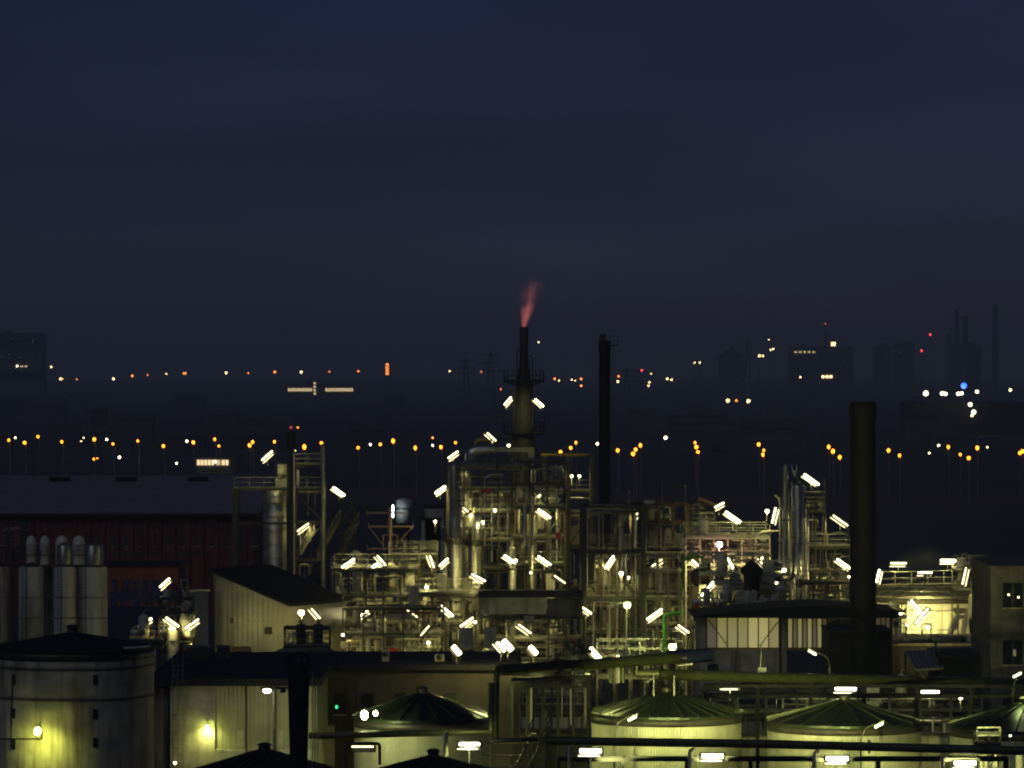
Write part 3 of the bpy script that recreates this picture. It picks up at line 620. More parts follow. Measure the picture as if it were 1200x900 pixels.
# orange street lamps along the road
SL = [(12, 516), (30.5, 519), (46, 512), (74, 518), (112, 515), (134, 520.5), (163, 517), (193, 523), (228, 518.5), (253, 515), (258, 523), (294, 522), (297.5, 518), (323, 518), (358, 524), (378, 519.5), (421, 525), (447, 521), (462, 517), (488, 525), (518, 524), (535, 519),
      (658, 530), (670, 525), (676, 519), (725, 528), (743, 532), (746, 527), (751.5, 522), (815.5, 519), (817, 524), (819, 530), (890, 521), (896, 528), (895, 533), (972, 524), (977, 529), (985, 536), (1042, 528), (1055, 534), (1112, 524), (1126, 533), (1136, 537), (1146, 525), (1196, 531), (1199, 529)]
for (px_, py) in SL:
    D = 1310+(py-515)*-9; v = P(px_, py, D); t = thing('street_lamp', 'orange sodium street lamp in the long row beyond the plant', 'street lamp', (v.x, D, 0), 'orange street lamps of the far road')
    MB().cyl((v.x, D, 0), (v.x, D, v.z+.2), 0.2, 6, .16).beam((v.x, D, v.z+.25), (v.x-.3, D-1.1, v.z+.45), .14).build('pole', 'galv', t)
    MB().ball((v.x-.3, D-1.2, v.z+.1), R.uniform(.3, .5), 8, R.uniform(1, 1.7)).build('globe', 'sodium', t); MB().box((v.x-.3, D-1.15, v.z+.55), (.6, 1.0, .14)).build('hood', 'mid_steel', t)
for (px_, py) in [(109, 540), (114, 536), (40, 560)]: pass
for (px_, py, m, r) in [(18, 513, 'glow_ball', .22), (125, 515, 'glow_ball', .3), (140, 536, 'glow_ball', .36), (219, 517, 'glow_ball', .3), (252, 541, 'glow_ball', .3), (207, 543, 'glow_ball', .25), (434, 521, 'glow_ball', .3), (507, 522, 'glow_ball', .26), (507, 513, 'far_orange', .3), (700, 520, 'glow_ball', .36), (1100, 522, 'glow_ball', .3), (1089, 531, 'far_yellow', .3), (1157, 524, 'far_yellow', .25), (349, 501, 'far_orange', .25), (98, 513, 'far_yellow', .2), (95, 517, 'far_yellow', .18), (239, 559, 'far_yellow', .25), (110, 538, 'sodium', .3), (114, 537, 'sodium', .22)]:
    mast_light(px_, py, 1290, r, m, 'pale lamp between the orange street lamps' if m != 'sodium' else 'orange lamp standing below the street lamp row', group='pale lamps beside the far road')

# ------------------------------------------------------------ warehouse and yard, left back
D = 620; t = thing('warehouse', 'long brick-red warehouse with a wide dull purple roof', 'warehouse', (X(120, D), D, 0))
xa, xb = -96, X(297, D); zw = Z(603, D); zr = Z(560, 705)
MB().span((xa, D, 0), (xb, D+85, zw)).build('wall', 'brick_red', t)
rf = MB().add([(xa-1, D-1, zw), (xb+1, D-1, zw), (xb-2, 705, zr), (xa-1, 705, zr), (xa-1, D-1, zw+.4), (xb+1, D-1, zw+.4), (xb-2, 705, zr+.4), (xa-1, 705, zr+.4)], [(0, 3, 2, 1), (4, 5, 6, 7), (0, 1, 5, 4), (1, 2, 6, 5), (2, 3, 7, 6), (3, 0, 4, 7)]).build('roof', 'roof_purple', t)
for p0 in (60, 138, 222):
    yy = 690; z = zw+.4+(zr-zw)*(yy-D+1)/(86); MB().box((X(p0+10, yy), yy, z+.35), (3.2, 2.6, .7)).build('skylight', 'roof_dark', rf)
MB().span((xa, D-1.4, zw-.1), (xb+1, D-1.05, zw+.25)).build('gutter', 'dark_steel', t)
for k in range(18):
    px_ = 4+k*16.6
    MB().span((X(px_, D)-.35, D-.3, 0), (X(px_, D)+.35, D-.02, zw-.2)).build('pilaster', 'brick_red', t)
for k in range(12):
    px_ = 110+k*16.4
    w = MB().span((X(px_+4, D), D-.12, Z(640, D)), (X(px_+12, D), D-.02, Z(624, D))).build('window', 'mid_steel', t)
    MB().span((X(px_+3.4, D), D-.2, Z(641, D)), (X(px_+12.6, D), D-.13, Z(640, D))).build('sill', 'concrete', w)
for zz in (617, 648): MB().span((xa, D-.14, Z(zz, D)-.15), (xb, D-.03, Z(zz, D)+.15)).build('string_course', 'rust', t)
D = 560; t = thing('low_shed', 'low orange-red shed wall with blue painted scrawls', 'shed', (X(168, D), D, 0))
MB().span((X(124, D), D, 0), (X(209, D), D+12, Z(663, D))).build('wall', 'orange_wall', t); MB().span((X(123, D), D-.3, Z(663, D)), (X(210, D), D+12.3, Z(661.5, D))).build('roof', 'roof_dark', t)
b = MB()
for k in range(26):
    x = X(128+k*3.1, D); h0, h1 = Z(R.uniform(700, 712), D), Z(R.uniform(678, 690), D); b.beam((x, D-.06-.002*k, h0), (x+R.uniform(-1, 1.4), D-.06-.002*k, h1), R.uniform(.02, .04), R.uniform(.25, .7))
b.build('painted_scrawl', 'tarp', t)
D = 540; t = thing('shipping_container', 'dark blue container between shed and lamp-lit unit', 'container', (X(168, D), D, 0))
MB().span((X(122, D), D, 0), (X(232, D), D+2.5, Z(712, D))).build('body', 'blue_paint', t)
MB().span((X(160, D), D-.06, .5), (X(185, D), D-.01, Z(722, D))).build('door', 'blue_paint', t)

# white silos
for i, (p0, p1, top) in enumerate([(-14, 11, 664), (22, 51, 664), (63, 89, 664), (89, 126, 664), (51, 66, 670)]):
    D = [455, 462, 450, 452, 470][i]; pc = (p0+p1)/2; r = (p1-p0)/2*D/F; x = X(pc, D); z1 = Z(top, D)
    t = thing('silo', ['weathered silo cut by the picture edge', 'white silo with a railed top, first of the white group', 'white silo with a short grey collar', 'white silo lit along its rim', 'narrow silo behind the white group'][i], 'silo', (x, D, 0), 'white silos')
    MB().lathe((x, D, 0), [(r, 0), (r, z1-.3), (r-.1, z1)], 28).build('shell', ['concrete', 'white_paint', 'white_paint', 'white_paint', 'concrete_dark'][i], t)
    MB().lathe((x, D, z1), [(r-.1, 0), (.1, .5)], 24).build('roof', 'mid_steel', t)
    b = MB()
    for zz in (700, 724): b.lathe((x, D, Z(zz, D)), [(r, 0), (r+.04, 0), (r+.04, .1), (r, .1)], 28, smooth=False)
    b.build('band', 'galv', t)
    if i in (2, 3):
        rc = r*(.72 if i == 2 else .62); xc = x+(.25 if i == 3 else 0); MB().lathe((xc, D, z1+.2), [(rc, 0), (rc, 2.0), (rc*.9, 2.1), (.05, 2.4)], 20).build('collar', 'galv', t)
    b = MB(); ladder_mb(b, x-r*.45, D-r-.15, z1-12, z1+.2, .5, True); b.build('ladder', 'mid_steel', t)
for px_, w, h, D in ((36.5, 12, 25, 468), (52.5, 11, 25, 468), (72.5, 15, 25, 468), (92.5, 15, 25, 468)):
    x = X(px_, D); z = Z(641, D); r = w*D/F/2
    t = thing('filter_drum', 'white domed filter drum standing behind the silo tops', 'filter drum', (x, D, z-2), 'white filter drums')
    MB().lathe((x, D, z-1.9), [(r, 0), (r, 2.3), (r*.85, 2.8), (r*.5, 3.05), (.03, 3.15)], 18).build('shell', 'white_paint', t); MB().cyl((x, D, z-8), (x, D, z-1.9), .15, 6).build('support', 'mid_steel', t)
    b = MB(); railing_mb(b, (x-r*1.5, D-r-.2, z-.9), (x+r*1.5, D-r-.2, z-.9), 1.1, 1); b.build('railing', 'mid_steel', t)
t = rack('dark rack with pipes at the silo tops', -6, 26, 2, [612, 640, 664], 470, 4, 'mid_steel', rails=(1,), base=5); fill(t, 8, 3, 0, 18)

# ------------------------------------------------------------ left foreground
tank(85, 272, 190, 759, 741, 'great stained concrete tank with a dark flat cone roof', 'concrete', 'roof_dark', 0)
pass
CT = [o for o, d, p in PEND if d.startswith('great stained')][0]
for zz in (786, 822): MB().lathe((X(85, 272), 272, Z(zz, 267)), [(190*272/F/2, 0), (190*272/F/2+.05, .0), (190*272/F/2+.05, .16), (190*272/F/2, .16)], 64).build('ring_joint', 'concrete_dark', CT)
for (px_, py) in [(111, 797), (111, 837), (111, 870), (14, 797), (14, 836), (14, 872)]:
    xx = X(px_, 267); cx, cr = X(85, 272), 190*272/F/2; y = 272-math.sqrt(cr*cr-(xx-cx)**2)
    a = math.atan2(xx-cx, 272-y); MB().box((xx, y-.0, Z(py, y)), (.28, .12, .62), a).build('slot_window', 'glass_dark', CT)
b = MB()
for k in range(6):
    a = math.radians(-150+k*24); 
pipe([P(-10, 866, 265.2), P(10, 866, 263.6), P(42, 866, 263.2), P(49, 866, 263.2), P(49, 858, 263.2)], .05, 'mid_steel', 'thin conduit to the wall lamp of the concrete tank', flanges=False)
pipe([P(14, 875, 264), P(13, 850, 264), P(15, 790, 264.2)], .06, 'mid_steel', 'thin upright drain pipe on the concrete tank', flanges=False)
pipe([P(145, 760, 262.5), P(176, 758, 262.5)], .12, 'galv', 'grey pipe lying on the rim of the concrete tank', flanges=False)
# hall with flat dark roof and corrugated wall
D = 286; t = thing('corrugated_hall', 'low hall with flat dark roof, corrugated wall and downpipes', 'hall', (X(270, D), D, 0))
zl, zr_ = Z(806, D), Z(796, D-3); z0 = 15.1
x0, x1 = X(176, D), X(372, D)
MB().span((x0, D, 0), (X(197, D), D+26, Z(806, D))).build('side_wall', 'concrete_dark', t)
MB().span((X(200, D), D-.4, 0), (X(252, D), D+26, Z(803, D))).build('panel_wall', 'pale_paint', t)
MB().span((X(252, D), D-.2, 0), (x1, D+26, Z(799, D))).build('corrugated_wall', 'corr_dull', t)
MB().span((X(252, D), D-.62, 0), (x1, D-.22, Z(878, D))).build('plinth', 'pale_paint', t)
MB().span((x0-.2, D-.9, Z(803, D)), (x1+.3, D+26.4, Z(796, D)+.1)).build('roof', 'roof_dark', t)
for px_ in (289, 323): MB().tube([P(px_+3, 800, D-.9), P(px_, 804, D-.6), P(px_, 840, D-.6), P(px_, 886, D-.7)], .07, 6).build('downpipe', 'mid_steel', t)
for px_ in (278, 323): MB().span((X(px_, D), D-.3, Z(874, D)), (X(px_+8, D), D-.21, Z(856, D))).build('door', 'pale_paint', t)
b = MB(); ladder_mb(b, X(210, D), D-.75, 3, Z(796, D)+1, .62, True); tag(b.build('caged_ladder', 'galv', None, (X(210, D), D-.75, 3)), 'grey caged ladder climbing the pale panel wall of the hall', 'ladder')
for (px_, py, w, h) in ((232, 772, 5, 2.), (262, 774, 3, 1.2)):
    x = X(px_, 305); t = thing('roof_unit', 'small ventilation box on the flat hall roof', 'roof unit', (x, 305, 15.1), 'roof boxes'); MB().box((x, 305, 15.1+.5), (w*.3, 1, 1)).build('casing', 'mid_steel', t); MB().box((x, 305, 16.15), (w*.34, 1.15, .1)).build('lid', 'galv', t)
# black stack in the foreground
D = 245; x = X(350, D); t = thing('black_stack', 'tapering black foreground stack with finned crown', 'stack', (x, D, 0))
MB().lathe((x, D, 0), [(.75, 0), (.5, Z(900, D)), (.62, Z(800, D)), (.66, Z(782, D)), (.5, Z(778, D))], 20).build('shaft', 'black_stack', t)
for k in range(10):
    a = k*math.pi/5+.1; b = MB(); c, s_ = math.cos(a), math.sin(a)
    pts = [(.62, Z(783, D)), (.66, Z(775, D)), (.52, Z(768, D)), (.12, Z(765, D))]
    for p, q in zip(pts, pts[1:]): b.beam((x+c*p[0], D+s_*p[0], p[1]), (x+c*q[0], D+s_*q[0], q[1]), .05, .09)
    b.build('fin', 'black_stack', t)
for k in range(3): pipe([(x+.74+k*.14, D-.2, 2), (x+.82+k*.14, D-.2, Z(788+k*6, D))], .04, ['galv', 'mid_steel', 'galv'][k], 'thin cable pipe running up the black foreground stack', flanges=False)
# office
D = 302; t = thing('office_building', 'dim flat-roofed office behind the green tank', 'office', (X(480, D), D, 0))
MB().span((X(362, D), D, 0), (X(610, D), D+14, Z(785, D))).build('wall', 'office_wall', t)
MB().span((X(361, D), D-.4, Z(785, D)), (X(611, D), D+14.3, Z(779, D))).build('roof', 'roof_dark', t)
for p0, m in ((366, 'glass_dark'), (391, 'glass_dark'), (424, 'glass_dark'), (462, 'glass_dark'), (520, 'glass_dark')):
    w = MB().span((X(p0, D), D-.05, Z(837, D)), (X(p0+14, D), D-.02, Z(812, D))).build('window', m, t); MB().span((X(p0-1, D), D-.16, Z(838.4, D)), (X(p0+15, D), D-.06, Z(837, D))).build('sill', 'concrete', w)
MB().tube([P(415, 786, D-.2), P(415, 880, D-.2)], .07, 6).build('downpipe', 'mid_steel', t)
MB().span((X(362, D), D-.5, 0), (X(392, D), D-.05, Z(850, D))).build('porch', 'pale_paint', t)
o = MB().box(P(394.5, 828.5, D-.15), (.16, .08, .22)).build('indicator_light', 'led_green', None, P(394.5, 828.5, D-.15)); tag(o, 'tiny green indicator light in the dark office window', 'light')
x = X(548, 306); 
for (px_, py, w, h, m, d) in ((452, 779, 8, 14, 'pale_paint', 'white roof fan box by the red cabinet'), (515, 780, 11, 8, 'pale_paint', 'pale twin roof box on the office'), (535, 783, 10, 6, 'dark_steel', 'dark roof hatch under the big blob lamp')):
    Dd = 306; x = X(px_, Dd); z = Z(779, 302); t = thing('roof_unit', d, 'roof unit', (x, Dd, z), 'roof boxes'); MB().box((x, Dd, z+h*.03), (w*.06, .7, h*.06)).build('casing', m, t); MB().lathe((x, Dd-.4, z+h*.035), [(.02, 0), (.2, 0), (.2, .06), (.02, .06)], 12, 'Y').build('fan_grille', 'dark_steel', t)
tank(495, 286, 160, 841, 813, 'ribbed-roof green-lit corrugated tank behind the bent white pipe', 'corr_tank', 'roof_green', 22)
tank(310, 250, 196, 911, 880, 'dark ribbed tank dome at the bottom edge beside the hall', 'corr_tank', 'roof_green', 30)
tank(508, 256, 160, 910, 887, 'dark ribbed tank dome at the bottom edge below the bent white pipe', 'corr_tank', 'roof_green', 22)
tank(781, 300, 176, 836, 812, 'corrugated tank with dark ribbed roof nearest the manifold', 'corr_tank', 'roof_green', 30)
tank(989, 300, 180, 846, 821, 'middle corrugated tank with a nearly black roof', 'corr_tank', 'roof_green', 16)
tank(1202, 300, 180, 852, 824, 'corrugated tank cut by the picture edge', 'corr_tank', 'roof_green', 16)
tank(640, 342, 158, 826, 804, 'pale-roofed tank seen through the pipe supports', 'smooth_tank', 'roof_green', 18, True)
tank(880, 344, 176, 830, 799, 'green-roofed railed tank behind the two corrugated tanks', 'smooth_tank', 'roof_green', 12, True)
tank(1098, 340, 118, 838, 822, 'small dark-roofed tank behind the gap between tanks', 'smooth_tank', 'roof_dark', 10, True)
# walls low between tanks
for (p0, p1, top, Dd, m, d) in ((868, 905, 862, 318, 'concrete', 'tan retaining wall between the two corrugated tanks'), (1080, 1114, 862, 318, 'concrete', 'tan retaining wall in the gap by the edge tank'), (560, 700, 858, 322, 'concrete_dark', 'dark retaining wall behind the stair railings')):
    t = thing('retaining_wall', d, 'wall', (X((p0+p1)/2, Dd), Dd, 0)); MB().span((X(p0, Dd), Dd, 0), (X(p1, Dd), Dd+1, Z(top, Dd))).build('wall', m, t); MB().span((X(p0, Dd)-.1, Dd-.15, Z(top, Dd)), (X(p1, Dd)+.1, Dd+1.1, Z(top-3, Dd))).build('coping', 'dark_steel', t)

# pipe corridor in front
pipe([P(362, 862, 278), P(400, 862, 278), P(575, 857, 278), P(576, 856, 278), P(576, 800, 278)], .22, 'olive_paint', 'olive header crossing before the green tank', 12, False)
pipe([P(582, 868, 290), P(582, 789, 290), P(586, 786, 290.4)], .2, 'olive_pipe', 'olive drop leg at the end of the big pipe', 12, False)
pipe([P(584, 785.5, 290.6), P(700, 778, 296), P(790, 771, 300), P(800, 770, 302)], .4, 'olive_pipe', 'big olive pipe beside the green tank', 16, True)
pipe([P(786, 770, 302), P(830, 768, 306)], .5, 'blue_paint', 'dark blue sleeve at the end of the big olive pipe', 14, False)
pipe([P(745, 789, 300), P(772, 789, 300)], .32, 'olive_paint', 'short bright pipe stub beside the manifold', 12, False)
pipe([P(772, 790, 300), P(900, 794, 303), P(1210, 801, 318)], .38, 'olive_pipe', 'long green pipe crossing before the control house', 14, True)
pipe([P(640, 868, 271), P(900, 872, 271), P(1210, 880, 271)], .28, 'olive_paint', 'long dark pipe crossing before the corrugated tanks', 12, True)
pipe([P(600, 796, 294), P(690, 793, 298)], .14, 'dark_steel', 'dark pipe under the big olive pipe', 10, False)
pipe([P(575, 868, 276), P(630, 866, 276)], .16, 'dark_steel', 'dark pipe below the pipe bend', 10, False)
pipe([P(522, 888, 275), P(522, 862, 275), P(524, 857, 275)], .16, 'pale_paint', 'bent white pipe beside the level tube lamp', 10, False)
pipe([P(808, 906, 274), P(808, 880, 274), P(814, 877, 274)], .12, 'pale_paint', 'white elbow pipe before the first corrugated tank', 10, False)
pipe([P(954, 906, 274), P(954, 882, 274), P(960, 879, 274)], .12, 'pale_paint', 'white elbow pipe before the middle corrugated tank', 10, False)
pipe([P(1104, 906, 274), P(1104, 888, 274), P(1110, 885, 274)], .12, 'pale_paint', 'white elbow pipe near the corner lamp', 10, False)
pipe([P(667, 906, 276), P(667, 875, 276), P(676, 871, 276)], .1, 'pale_paint', 'white elbow pipe by the blazing lamp of the first tank', 10, False)
pipe([P(405, 900, 275), P(405, 874, 275), P(410, 871, 275), P(442, 871, 275), P(445, 874, 275), P(445, 896, 275)], .1, 'dark_steel', 'dark pipe hoop around the thin tube lamp', 8, False)
for k, (p0, p1, t0, Dd, nb) in enumerate([(600, 690, 790, 300, 5), (826, 1200, 802, 308, 6), (655, 1180, 888, 277, 7), ]):
    rk = rack(['pipe support frame under the big olive pipe', 'pipe support frame under the long green pipe', 'pipe support frame below the long dark pipe', 'low frame under the pipe bend'][k], p0, p1, nb, [t0, t0+12] if k != 2 else [t0], Dd, 1.2, 'black_stack', post_w=.2)
# lattice behind: pale uprights seen through supports
for px_ in (622, 658, 669, 686): pipe([P(px_, 850, 312), P(px_+R.uniform(-1, 1), 800+R.uniform(-4, 8), 312)], R.choice([.07, .1, .13]), R.choice(['pale_paint', 'clad', 'white_paint']), flanges=False)
# stairs with railings
def stair(px0, py0, px1, py1, D, w, desc, m='galv'):
    a, c = P(px0, py0, D), P(px1, py1, D); t = thing('stair', desc, 'stair', (a.x, D, min(a.z, c.z)), 'steel stairs')
    for dy in (0, w):
        o = Vector((0, dy, 0)); MB().beam(a+o, c+o, .06, .26).build('stringer', m, t); b = MB(); railing_mb(b, a+o, c+o, 1.05, 1.2, .03, .03); b.build('railing', m, t)
    n = int(abs(a.z-c.z)/.2); b = MB()
    for k in range(n+1): p = a.lerp(c, k/max(1, n)); b.box(p+Vector((0, w/2, 0)), (.28, w-.08, .04))
    b.build('treads', m, t)
stair(622, 898, 645, 852, 284, 1., 'dark stair rising beside the pipe supports', 'dark_steel'); stair(605, 900, 625, 860, 288, 1., 'second dark stair behind the pipe supports', 'dark_steel')
t = thing('walkway_fence', 'dark railing before the retaining wall below the pipe bend', 'railing', (X(610, 282), 282, 9)); b = MB(); railing_mb(b, P(565, 900, 282), P(640, 900, 282), 1.6, 1.8); b.build('rails', 'dark_steel', t)
# valve manifold
for i, (px_, py, Dd, s_) in enumerate([(672, 765, 300, 1.3), (680, 758, 301, 1.1), (664, 760, 302, 1.2), (690, 786, 298, 1.), (712, 780, 302, 1.2), (724, 782, 302, 1.1), (740, 783, 303, 1.2)]): v = P(px_, py, Dd); equip('gate_valve', v.x, v.y, v.z-.3, 0 if i % 2 else 1.57, s_)
for pts, r, m in [([(668, 790), (668, 764), (694, 763)], .16, 'olive_paint'), ([(676, 795), (676, 758)], .1, 'pale_paint'), ([(684, 790), (684, 768)], .12, 'galv'), ([(716, 800), (716, 776), (730, 776), (730, 800)], .14, 'olive_paint'), ([(724, 800), (724, 774)], .18, 'pale_paint'), ([(718, 757), (738, 756)], .04, 'pale_paint'), ([(730, 757), (730, 780)], .05, 'pale_paint'),
                  ([(746, 790), (746, 770), (758, 770)], .13, 'olive_paint'), ([(795, 780), (812, 778)], .05, 'white_paint'), ([(766, 790), (766, 826)], .06, 'galv'), ([(790, 792), (790, 826)], .09, 'galv'), ([(758, 800), (765, 795)], .05, 'galv')]:
    pipe([P(a, b_, 299+R.uniform(-1, 1)*0) for a, b_ in pts], r, m)
rk = rack('low railed walkway over the valve manifold', 700, 800, 5, [770, 792], 306, 2.4, 'mid_steel', rails=(0,), post_w=.12, deck=(0,))
rk = rack('light scaffold frame behind the manifold', 738, 756, 1, [748, 758, 768], 312, 1.5, 'galv', post_w=.07)

# ------------------------------------------------------------ corrugated gable shed
th = math.radians(30); C0 = Vector((X(338, 400), 400, 0)); dA = Vector((-math.cos(th), math.sin(th), 0)); dB = Vector((math.sin(th), math.cos(th), 0)); zE = Z(710, 400); zH = Z(672, 404)
t = thing('corrugated_shed', 'tall corrugated shed with sloping dark roof beside the tube lamps', 'shed', tuple(C0)); A = C0+dA*8.4; B = C0+dB*10; AB = A+dB*10; up = Vector((0, 0, 1))
MB().add([C0, A, A+up*zH, C0+up*zE, B, AB, AB+up*zH, B+up*zE], [(0, 3, 2, 1), (0, 4, 7, 3), (4, 5, 6, 7), (1, 2, 6, 5)]).build('wall', 'corr_wall', t)
e = .35; k_ = (zH-zE)/8.4
r0 = [C0-dA*e-dB*e+up*(zE-k_*e+.05), A+dA*e-dB*e+up*(zH+k_*e+.05), AB+dA*e+dB*e+up*(zH+k_*e+.05), B-dA*e+dB*e+up*(zE-k_*e+.05)]
MB().add(r0+[v+up*.28 for v in r0], [(0, 1, 2, 3), (7, 6, 5, 4), (0, 4, 5, 1), (1, 5, 6, 2), (2, 6, 7, 3), (3, 7, 4, 0)]).build('roof', 'roof_dark', t)
n_ = dA.cross(up).normalized(); 
if n_.y > 0: n_ = -n_
def onA(u, z, w, h, m, nm, off=.06, par=t): return MB().add([A*0+C0+dA*(u-w/2)+up*(z-h/2)+n_*off, C0+dA*(u+w/2)+up*(z-h/2)+n_*off, C0+dA*(u+w/2)+up*(z+h/2)+n_*off, C0+dA*(u-w/2)+up*(z+h/2)+n_*off, C0+dA*(u-w/2)+up*(z-h/2)+n_*.01, C0+dA*(u+w/2)+up*(z-h/2)+n_*.01, C0+dA*(u+w/2)+up*(z+h/2)+n_*.01, C0+dA*(u-w/2)+up*(z+h/2)+n_*.01], [(0, 1, 2, 3), (0, 4, 5, 1), (1, 5, 6, 2), (2, 6, 7, 3), (3, 7, 4, 0)]).build(nm, m, par)
onA(2.2, Z(739, 401), .75, .7, 'mid_steel', 'vent_louvre', .12); onA(6.3, Z(728, 402), .4, .5, 'rust', 'vent_louvre', .12); onA(8.2, zH*.5, .12, zH-.4, 'galv', 'downpipe', .16)
rk = rack('low lit frame against the corrugated shed', 256, 291, 2, [759, 768], 392, 2, 'rust', post_w=.25); fill(rk, 5, 2, 0, 6)
t = thing('wind_screen', 'dark blue panel standing beside the corrugated shed', 'panel', (X(234, 402), 402, 0)); MB().span((X(222, 402), 402, 0), (X(244, 402), 402.4, Z(692, 402))).build('panel', 'blue_paint', t); MB().cyl(P(222, 692, 401.9), P(246, 692, 401.9), .08, 6).build('top_rail', 'pale_paint', t)
# horizontal tank and filters in front of the shed's short side
D = 385; x = X(358, D); t = thing('horizontal_tank', 'dark lying tank in front of the corrugated shed', 'tank', (x, D, 7))
MB().lathe((x, D, Z(775, D)), [(.02, -2.9), (.9, -2.7), (1.15, -2.3), (1.2, -2), (1.2, 2), (1.15, 2.3), (.9, 2.7), (.02, 2.9)], 22, 'X').build('shell', 'concrete_dark', t)
for sx in (-1.6, 1.6): MB().box((x+sx, D, Z(792, D)), (.3, 2.2, 1.3)).build('saddle', 'mid_steel', t)
rk = rack('small railed frame over the lying tank', 333, 386, 3, [735, 757], 388, 2.4, 'mid_steel', post_w=.1, rails=(1,), deck=(1,))
for px_ in (353, 373): v = P(px_, 757, 389); t = thing('filter_housing', 'dark upright filter under a lamp by the shed', 'filter', tuple(v), 'upright filters'); MB().box((v.x, v.y, v.z+1), (.85, .8, 2.)).build('casing', 'mid_steel', t); MB().cyl((v.x, v.y, v.z+2), (v.x, v.y, v.z+2.4), .2, 8).build('nozzle', 'galv', t)
fill(dict(xs=[X(333, 390), X(352, 390), X(386, 390)], zs=[Z(735, 390), Z(757, 390)], D=388, depth=2, x0=X(333, 390), x1=X(386, 390)), 8, 2, .3, 8)
# lamp-lit small unit
rk = rack('narrow steel frame of the lamp-lit unit', 187, 225, 2, [700, 716, 748, 762], 392, 3, 'mid_steel', posts=[187, 206, 225], post_w=.14, rails=(2,), deck=(2,)); fill(rk, 16, 4, .5, 9)
column_vessel(203, 733, 391, 14, 'pale_paint', 'short pale vessel between two tube lamps', 8, (), False)
column_vessel(217, 690, 394, 7, 'galv', 'slim grey column with a square head beside the shed', 6, (), False)
t = thing('sign_box', 'small square white box atop the slim grey column', 'box', tuple(P(216, 690, 393.5))); MB().box(P(216, 684, 393.5), (.7, .3, .8)).build('casing', 'pale_paint', t); MB().box(P(216, 684, 393.3), (.5, .04, .6)).build('panel', 'mid_steel', t)
pipe([P(167, 744, 393), P(167, 738, 393), P(181, 738, 393), P(181, 744, 393)], .07, 'pale_paint', 'small pale hoop pipe under the first tube lamp')
rk = rack('low railed deck left of the lamp-lit unit', 155, 190, 2, [750, 757], 390, 2.5, 'mid_steel', post_w=.1, rails=(0,), deck=(0,)); fill(rk, 4, 2, 1, 7)

# ------------------------------------------------------------ tall dark frame with grey vessel
rk = rack('tall dark frame around the grey vessel', 275, 344, 1, [572, 612], 448, 6, 'dark_steel', posts=[275, 343], post_w=.5, rails=(0,), top_extra=0)
D = 451; t = thing('vessel', 'big grey banded vessel inside the tall dark frame', 'vessel', (X(325, D), D, 0)); r = 17*D/F; x = X(325, D)
MB().lathe((x, D, 0), [(r, 3), (r, Z(575, D)), (r*.8, Z(571, D)), (r*.3, Z(569, D)), (.02, Z(568.5, D))], 26).build('shell', 'clad_dull', t)
b = MB()
for zz in (590, 606, 622, 638, 654): b.lathe((x, D, Z(zz, D)), [(r, 0), (r+.04, 0), (r+.04, .1), (r, .1)], 26, smooth=False)
b.build('band', 'galv', t); MB().cyl((x, D, 0), (x, D, 3), r*.9, 20).build('skirt', 'mid_steel', t)
t = thing('filter_housing', 'round-backed pale fan casing on top of the tall dark frame', 'fan casing', tuple(P(331, 571, 450))); MB().lathe(P(331, 552, 450), [(.02, -.55), (.75, -.5), (.75, .5), (.02, .55)], 18, 'X').build('casing', 'pale_paint', t); MB().span(P(323, 571, 450), P(340, 560, 451)).build('base', 'pale_paint', t)
rk = rack('dark mast tower with a lit railed top', 341, 379, 1, [545, 572, 612, 655], 447, 3.6, 'dark_steel', posts=[342.5, 378.5], post_w=.3, rails=(0, 1), deck=(0,), braces=[(0, 1, 1), (0, 2, -1), (0, 3, 1)]); fill(rk, 5, 2, .2, 14)
pipe([P(341, 690, 445), P(341, 506, 445)], .45, 'dark_steel', 'thick black standpipe with a red beacon at its top', 12, False)
t = thing('beacon_lamp', 'dim red beacon on the thick black standpipe', 'beacon', tuple(P(341, 505, 445))); MB().ball(P(341, 501, 445), .16, 8).build('globe', 'red_beacon', t); MB().cyl(P(341, 506, 445), P(341, 503, 445), .08, 6).build('base', 'mid_steel', t)
pipe([P(378.5, 694, 444), P(378.5, 520, 444)], .24, 'clad_dull', 'tall pale flue rising from the dark mast tower', 10, True)
pipe([P(344.6, 684, 444.2), P(344.6, 528, 444.2)], .1, 'clad', 'slim silver line along the thick black standpipe', 8, False)
stair(372, 655, 398, 610, 449, 1., 'dark stair on the side of the dark mast tower', 'mid_steel'); stair(352, 650, 368, 622, 448, 1., 'short stair inside the dark mast tower', 'galv')
stair(396, 655, 420, 612, 452, 1, 'dim stair right of the dark mast tower', 'mid_steel')
t = thing('stair_tower', 'leaning lattice stair tower behind the dark mast tower', 'stair tower', (X(410, 470), 470, 0)); b = MB()
for k in range(3): b.beam(P(400, 650-k*20, 470), P(416, 632-k*20, 470), .2, .3).beam(P(416, 632-k*20, 470), P(400, 630-k*20, 470), .2, .3)
for p in (400, 416): b.beam((X(p, 470), 470, 0), P(p, 580, 470), .2)
b.build('frame', 'dark_steel', t)
